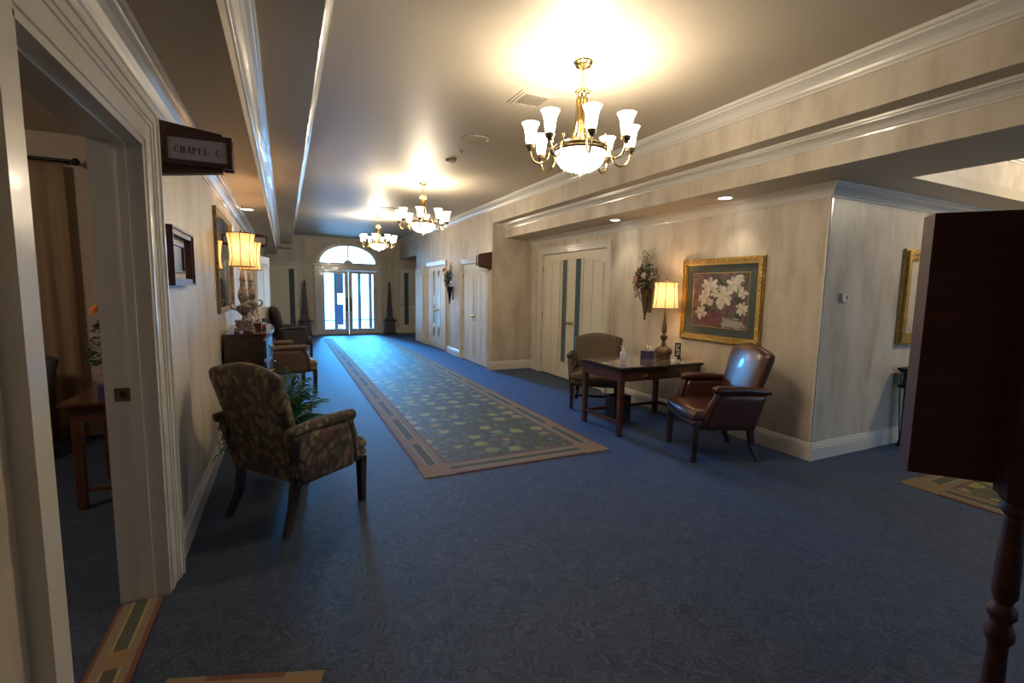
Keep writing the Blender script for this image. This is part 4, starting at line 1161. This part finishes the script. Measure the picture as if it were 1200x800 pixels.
bm = B(); box(bm, -.02, .02, -.03, .03, 0, .12); bx = obj('box_body', bm, plain('leaflet_blue', (.03, .05, .10), .5), t)
bm = B(); box(bm, -.018, .018, -.0312, -.03, .03, .055); obj('red_print', bm, 'redpetal', t)
bm = B(); box(bm, -.018, .018, -.0312, -.03, .06, .08); obj('white_print', bm, 'paper', t)

# ------------------------------------------------------------------ fern behind the floral chair
t = thing('potted_fern', 'bushy green fern in a dark pot between the floral armchair and the left wall', 'plant', (-.10, 4.50, 0))
bm = B(); lathe(bm, [(0, 0), (.10, 0), (.13, .24), (.145, .26), (.145, .285), (.125, .285), (.11, .25), (0, .25)], seg=24); obj('pot', bm, 'terracotta', t, smooth=True)
bm = B(); rf = random.Random(11)
for k in range(230):
    a = rf.uniform(0, 2*pi); L = rf.uniform(.34, .66); el = rf.uniform(.3, 1.4)
    out = L*cos(el)*1.0; pts = []
    for i in range(25):
        q = i/24
        r = .02 + out*q*1.0; z = .26 + L*sin(el)*q*1.25 - .45*L*q*q*1.1*(1.3-el*.3)
        p = Vector((r*cos(a), r*sin(a), z))
        if p.x < -.43: p.x = -.43 + (p.x+.43)*.02
        pts.append(p)
    tube(bm, pts, .002, 3)
    for i in range(3, 25):
        p = pts[i]; tdir = (pts[i]-pts[i-1]).normalized(); s = tdir.cross(Vector((0, 0, 1))).normalized()
        ll = .050*(1-(i/25)**2*.7)
        for sg in (-1, 1):
            d = (s*sg + tdir*.45).normalized()
            b0 = bm.verts.new(p - tdir*.004); b1 = bm.verts.new(p + tdir*.006); tip = bm.verts.new(Vector((max(p.x + d.x*ll, -.455), p.y + d.y*ll, p.z + d.z*ll - .012)))
            mm = bm.verts.new(p + d*ll*.55 + tdir*.007) if p.x + d.x*ll > -.43 else None
            bm.faces.new((b0, tip, mm, b1) if mm else (b0, tip, b1))
for k in range(900):
    a, q, zz = rf.uniform(0, 2*pi), rf.random()**.4, rf.uniform(-1, 1)
    rr = q*sqrt(1-zz*zz); px, py, pz = .06+.26*rr*cos(a), .30*rr*sin(a), .58+.27*zz*q
    L = rf.uniform(.03, .06); d = Vector((cos(a), sin(a), rf.uniform(-.6, .5))).normalized(); s_ = d.cross(Vector((rf.uniform(-1, 1), rf.uniform(-1, 1), 1))).normalized()
    p = Vector((px, py, pz))
    bm.faces.new([bm.verts.new(p), bm.verts.new(p + d*L*.5 + s_*L*.16), bm.verts.new(p + d*L - Vector((0, 0, .012))), bm.verts.new(p + d*L*.5 - s_*L*.16)])
obj('fronds', bm, 'fern', t)

# ------------------------------------------------------------------ obelisks on pedestals beside the far doors
def obelisk(label, x):
    t = thing('obelisk', label, 'obelisk', (x, YF-.28, .50), 0, 'obelisks flanking the glass doors')
    bm = B()
    bar(bm, (0, 0, 0), (0, 0, .05), .24, .24); bar(bm, (0, 0, .05), (0, 0, .12), .20, .20, w2=.16, d2=.16); bar(bm, (0, 0, .12), (0, 0, .26), .16, .16); bar(bm, (0, 0, .26), (0, 0, .29), .20, .20)
    obj('plinth', bm, 'obelisk', t)
    bm = B(); bar(bm, (0, 0, .29), (0, 0, 1.20), .15, .15, w2=.065, d2=.065); bar(bm, (0, 0, 1.20), (0, 0, 1.28), .065, .065, w2=.005, d2=.005); obj('shaft', bm, 'obelisk', t)
def pedestal(label, x):
    t = thing('pedestal_table', label, 'pedestal', (x, YF-.28, 0), 0, 'pedestals flanking the glass doors')
    bm = B(); box(bm, -.21, .21, -.20, .20, .46, .50); obj('pedestal_top', bm, 'mahog_dark', t, bevel=.004)
    bm = B(); bar(bm, (0, 0, .05), (0, 0, .46), .34, .32, w2=.28, d2=.26); obj('pedestal_body', bm, 'obelisk', t)
    bm = B(); box(bm, -.20, .20, -.18, .18, 0, .05); obj('pedestal_foot', bm, 'mahog_dark', t)
obelisk('tall dark obelisk on a pedestal left of the glass doors', .55); pedestal('dark pedestal holding the obelisk left of the glass doors', .55)
obelisk('tall dark obelisk on a pedestal right of the glass doors', 3.16); pedestal('dark pedestal holding the obelisk right of the glass doors', 3.16)

# ------------------------------------------------------------------ lobby wall: thermostat, mirror, iron console
t = thing('thermostat', 'small white thermostat on the lobby wall right of the corner', 'thermostat', (4.72, YC, 1.535))
bm = B(); box(bm, -.052, .052, -.026, 0, -.036, .036); obj('thermostat_body', bm, 'white', t, bevel=.005)
bm = B(); box(bm, -.005, .030, -.028, -.026, -.018, .020); obj('display', bm, 'grille', t)
t = thing('gilt_mirror', 'ornate gold framed mirror on the lobby wall, partly behind the sign stand', 'mirror', (6.18, YC, 1.545))
bm = B()
W2, H2 = .52, .49
for a, b, dd in ((0, .02, .03), (.02, .06, .055), (.06, .10, .045), (.10, .125, .03)):
    box(bm, -W2+a, -W2+b, -dd, 0, -H2+a, H2-a); box(bm, W2-b, W2-a, -dd, 0, -H2+a, H2-a)
    box(bm, -W2+b, W2-b, -dd, 0, -H2+a, -H2+b); box(bm, -W2+b, W2-b, -dd, 0, H2-b, H2-a)
obj('frame', bm, 'gold', t, bevel=.004)
bm = B(); box(bm, -W2+.12, W2-.12, -.012, 0, -H2+.12, H2-.12); obj('mirror_glass', bm, 'mirror', t)
t = thing('iron_console_table', 'black wrought iron console table under the gilt mirror on the lobby wall', 'table', (6.22, 2.47, 0))
bm = B(); box(bm, -.55, .55, -.17, .17, .80, .825); obj('table_top', bm, 'iron', t, bevel=.004)
bm = B()
for y in (-.155, .155):
    for z in (.79, .64): bar(bm, (-.53, y, z), (.53, y, z), .014, .014)
    for k in range(7):
        x = -.45+.15*k; tube(bm, [(x+.055*cos(a*pi/6), y, .715+.055*sin(a*pi/6)) for a in range(12)], .006, 6, closed=True)
for x in (-.53, .53):
    for z in (.79, .64): bar(bm, (x, -.155, z), (x, .155, z), .014, .014)
obj('scroll_apron', bm, 'iron', t)
for x in (-.47, .47):
    for y in (-.12, .12):
        bm = B()
        for dx, dy in ((-.05, -.03), (.05, -.03), (.05, .03), (-.05, .03), (0, 0)): tube(bm, [(x+dx, y+dy, .64), (x+dx*.15, y+dy*.15, .06)], .006, 6)
        box(bm, x-.062, x+.062, y-.04, y+.04, .62, .645); lathe(bm, [(0, 0), (.024, .0), (.03, .02), (.016, .04), (.022, .055), (.01, .075), (0, .075)], (x, y, 0), 12)
        box(bm, x-.04, x+.04, y-.012, y+.012, .65, .78)
        obj('leg', bm, 'iron', t)

# ------------------------------------------------------------------ sign stand in the right foreground
SX, SY, SYAW = 1.66, .40, 0
t = thing('sign_stand', 'large dark mahogany sign board on a turned post at the right edge', 'sign stand', (1.447, .440, 0), radians(-50.3))
# board runs along local x, thickness along local y (back toward camera = -y)
bm = B(); box(bm, -.183, .183, -.010, .050, 1.138, 1.738); bd = obj('board', bm, 'standwood', t, bevel=.002)
bm = B()
box(bm, -.183, .183, .050, .060, 1.138, 1.175); box(bm, -.183, .183, .050, .060, 1.70, 1.738); box(bm, -.183, -.146, .050, .060, 1.175, 1.70); box(bm, .146, .183, .050, .060, 1.175, 1.70)
obj('front_frame', bm, 'standwood', bd)
bm = B(); box(bm, -.146, .146, .050, .053, 1.175, 1.70); obj('notice_panel', bm, 'signface', bd)
bm = B(); bar(bm, (0, -.042, 1.125), (0, -.042, 1.70), .060, .060)
lathe(bm, [(0, .03), (.028, .03), (.034, .05), (.034, .16), (.028, .18), (.022, .19), (.030, .21), (.022, .23), (.030, .30), (.029, .42), (.021, .66), (.018, .76), (.018, .785), (.025, .798), (.026, .815), (.019, .832), (.018, .84), (.025, .852), (.025, .866), (.017, .878), (.016, .884), (.0225, .90), (.0215, .97), (.0165, 1.07), (.016, 1.082), (.026, 1.092), (.027, 1.104), (.022, 1.112), (.030, 1.12), (.030, 1.13)], (0, -.042, 0), 28)
obj('turned_post', bm, 'standwood', t, smooth=True)
for k in range(4):
    a = pi/4 + k*pi/2; c, s = cos(a), sin(a); bm = B()
    tube(bm, [(c*.02, -.042+s*.02, .22), (c*.10, -.042+s*.10, .16), (c*.19, -.042+s*.19, .06), (c*.26, -.042+s*.26, .018)], [.024, .022, .018, .017], 10)
    obj('foot', bm, 'standwood', t, smooth=True)

# ------------------------------------------------------------------ chapel room contents
t = thing('side_table', 'mahogany side table inside the chapel seen through the doorway', 'table', (-1.07, 4.36, 0))
bm = B(); box(bm, -.30, .30, -.36, .40, .735, .755); box(bm, -.285, .285, -.345, .385, .722, .735); obj('table_top', bm, 'mahog', t, bevel=.003)
bm = B(); box(bm, -.25, .25, -.31, -.29, .62, .722); box(bm, -.25, .25, .33, .35, .62, .722); box(bm, -.25, -.23, -.29, .33, .62, .722); box(bm, .23, .25, -.29, .33, .62, .722); obj('apron', bm, 'mahog', t)
for x in (-.23, .23):
    for y in (-.28, .32):
        bm = B(); bar(bm, (x, y, .722), (x, y, 0), .055, .055, w2=.048, d2=.048); obj('leg', bm, 'mahog', t, bevel=.003)
for ya in (-.295, .308):
    bm = B(); box(bm, -.21, .21, ya, ya+.027, .12, .15); obj('stretcher', bm, 'mahog', t)
t = thing('tissue_box', 'dark blue tissue box on the side table inside the chapel', 'tissue box', (-1.13, 4.16, .755))
bm = B(); box(bm, -.055, .055, -.055, .055, 0, .09); obj('box_body', bm, 'blue_box', t, bevel=.003)
t = thing('flower_arrangement', 'leafy arrangement with orange flowers on the chapel side table', 'flower arrangement', (-1.13, 4.42, .755))
bm = B(); lathe(bm, [(0, 0), (.05, 0), (.07, .05), (.06, .12), (.045, .14), (.05, .15), (0, .15)], seg=18); obj('vase', bm, 'terracotta', t, smooth=True)
bm = B()
for i in range(220):
    z = rnd.uniform(.12, .52); r = .15*(1-abs(z-.30)/.35)+.03; a = rnd.uniform(0, 2*pi); r *= rnd.random()**.5
    leafquad(bm, (r*cos(a), r*sin(a), z), (cos(a), sin(a), rnd.uniform(-.2, .8)), .06, .025, rnd.choice((0, 1)))
tube(bm, [(0, 0, .1), (-.04, -.02, .4), (-.10, -.05, .60)], .003, 5); tube(bm, [(0, 0, .1), (.03, 0, .4), (.05, 0, .55)], .003, 5)
obj('foliage', bm, ['dkleaf', 'fern'], t)
flower_part(t, 'flower', (-.10, -.05, .60), (-.5, -.5, .6), .055, 'orange')
flower_part(t, 'flower', (.05, 0, .55), (.2, -.8, .5), .05, 'orange')
bm = B()
nx = 90; z0c, z1c = .02, 2.66; x0c, x1c = -3.3, -1.82
rows = []
for j in range(12):
    q = j/11; z = z0c + (z1c-z0c)*q
    row = []
    for i in range(nx+1):
        u = i/nx; amp = .035*(1-.45*q)
        row.append(bm.verts.new((x0c+(x1c-x0c)*(u if q > .5 else u) - .03*q*u, 5.98 + amp*sin(u*pi*22+.8*sin(u*9)) + .012*sin(u*70+q*3), z)))
    rows.append(row)
for j in range(11):
    for i in range(nx): bm.faces.new([rows[j][i], rows[j][i+1], rows[j+1][i+1], rows[j+1][i]])
bmesh.ops.solidify(bm, geom=bm.faces[:], thickness=.004)
tag(obj('curtain', bm, 'curtain', smooth='all'), 'long pleated beige curtain hanging in the chapel room', 'curtain')
t = thing('curtain_rod', 'dark curtain rod with ball finial above the chapel curtain', 'curtain rod', (0, 5.98, 2.69))
bm = B(); tube(bm, [(-3.5, 0, 0), (-1.78, 0, 0)], .016, 10); obj('rod', bm, 'iron', t, smooth=True)
bm = B(); lathe(bm, [(0, -.035), (.03, -.015), (.035, 0), (.03, .015), (0, .035)], (-1.755, 0, 0), 12, mtx=Matrix.Rotation(pi/2, 4, 'Y')); obj('finial', bm, 'iron', t, smooth=True)
bm = B(); bar(bm, (-1.85, 0, 0), (-1.85, .12, 0), .02, .02); bar(bm, (-3.3, 0, 0), (-3.3, .12, 0), .02, .02); obj('rod_bracket', bm, 'iron', t)
chair('chapel_armchair', 'dark armchair inside the chapel, barely showing past the near door frame', (-2.23, 5.15, 0), face(-.3, -1), 'dark_fabric', H=.93, W=.29, arms=False, cat='chair')

t = thing('chapel_fill_lamp', 'unseen round lamp added to brighten the chapel room', 'lamp', (-2.9, 2.6, 2.96))  # no lamp is seen here; added so the chapel is not black
bm = B(); lathe(bm, [(0, -.10), (.10, -.09), (.16, -.05), (.18, 0)], seg=24, cap=False); obj('glass_bowl', bm, plain('dim_bowl', (.8, .75, .65), .4, emit=(1, .8, .6), estr=1.5), t, smooth=True)
point('chapel_fill_light', (0, 0, -.25), 60, (1, .80, .62), .15, t)
# ------------------------------------------------------------------ outside the glass doors
bm = B(); box(bm, -6, 10, YF+.2, 30, -.14, -.02); struct('ground_outside', bm, 'porch')
t = thing('porch_railing', 'blue grey porch railing with wide posts outside the glass doors', 'railing', (1.9, YF+2.2, -.02))
bm = B()
for x in (-.72, .05, 1.05) : pass
box(bm, -2.6, 2.6, -.03, .03, .33, .37); box(bm, -2.6, 2.6, -.03, .03, 2.16, 2.26); obj('rail', bm, 'railing', t)
for x in (-2.2, -1.62, -.66, -.22, .62, 1.02, 1.9, 2.4):
    bm = B(); box(bm, x-.055, x+.055, -.05, .05, 0, 2.2); obj('post', bm, 'railing', t)
t = thing('blue_banner', 'blue and grey banner hanging on the porch outside the left glass door', 'banner', (1.78, YF+1.9, -.02))
bm = B(); box(bm, -.11, .13, -.006, .006, .20, .95); obj('lower_cloth', bm, 'bluecloth', t)
bm = B(); box(bm, -.13, .14, -.006, .006, 1.35, 2.05); obj('upper_cloth', bm, plain('mauve_cloth', (.03, .025, .035), .6), t)
bm = B(); tube(bm, [(-.12, 0, 0), (-.12, 0, 2.1)], .012, 8); tube(bm, [(-.12, 0, 2.06), (.14, 0, 2.06)], .012, 8); tube(bm, [(0, 0, 0), (0, 0, 2.06)], .014, 8); obj('banner_pole', bm, 'railing', t)
# glass film motif on the doors: pale script
for xo in (1.30, 2.22):
    pass

# ------------------------------------------------------------------ lights
w = bpy.data.worlds.new('daylight'); scene.world = w; w.use_nodes = True
w.node_tree.nodes['Background'].inputs[0].default_value = (.32, .62, 1, 1)
w.node_tree.nodes['Background'].inputs[1].default_value = 6.5
def portal(name, loc, rot, sx, sy):
    l = bpy.data.lights.new(name, 'AREA'); l.shape = 'RECTANGLE'; l.size = sx; l.size_y = sy; l.cycles.is_portal = True
    o = bpy.data.objects.new(name, l); COL.objects.link(o); o.location = loc; o.rotation_euler = rot
portal('daylight_portal_far', (DXC, YF+.21, 1.45), (-pi/2, 0, 0), 1.9, 2.9)
portal('daylight_portal_back', (5.75, YB-.17, 1.15), (pi/2, 0, 0), 1.5, 2.3)
# lobby ceiling lamp in the tray (outside the frame)
t = thing('lobby_ceiling_lamp', 'shallow glass ceiling lamp hanging in the raised lobby ceiling tray', 'lamp', (6.7, 1.15, ZT))
bm = B(); lathe(bm, [(0, -.13), (.12, -.12), (.2, -.08), (.23, -.03)], seg=28, cap=False); obj('glass_bowl', bm, 'bowl_glass', t, smooth=True)
bm = B(); lathe(bm, [(.235, -.035), (.245, -.02), (.2, 0)], seg=28, cap=False); obj('fitter', bm, 'brass', t, smooth=True)
point('lobby_light', (0, 0, -.16), 80, (1, .84, .62), .15, t)

sl = bpy.data.lights.new('low_daylight', 'SUN'); sl.energy = 28; sl.color = (.05, .42, 1); sl.angle = radians(22)
so = bpy.data.objects.new('low_daylight', sl); COL.objects.link(so)
so.rotation_euler = Vector((.02, -1, -.27)).to_track_quat('-Z', 'Y').to_euler(); so.location = (2, 25, 6)
# ------------------------------------------------------------------ camera
F, YAW, PIT, ROL = 554.98, .446019, .107732, .0169454
f = Vector((sin(YAW)*cos(PIT), cos(YAW)*cos(PIT), -sin(PIT))); r = Vector((cos(YAW), -sin(YAW), 0)); u = r.cross(f)
r2 = r*cos(ROL) + u*sin(ROL); u2 = u*cos(ROL) - r*sin(ROL)
cam = bpy.data.cameras.new('camera'); cam.sensor_width = 36; cam.lens = F/1200*36; cam.clip_start = .02; cam.clip_end = 200
co = bpy.data.objects.new('camera', cam); COL.objects.link(co)
co.matrix_world = Matrix(((r2.x, u2.x, -f.x, 0), (r2.y, u2.y, -f.y, 0), (r2.z, u2.z, -f.z, 1.55), (0, 0, 0, 1)))
scene.camera = co
scene.view_settings.view_transform = 'Standard'; scene.view_settings.look = 'None'
scene.view_settings.gamma = 1; scene.view_settings.exposure = .2; scene.view_settings.use_curve_mapping = False
scene.cycles.use_denoising = True
scene.cycles.max_bounces = 8; scene.cycles.diffuse_bounces = 5; scene.cycles.transparent_max_bounces = 12
scene.cycles.sample_clamp_indirect = 6
scene.cycles.caustics_reflective = False; scene.cycles.caustics_refractive = False
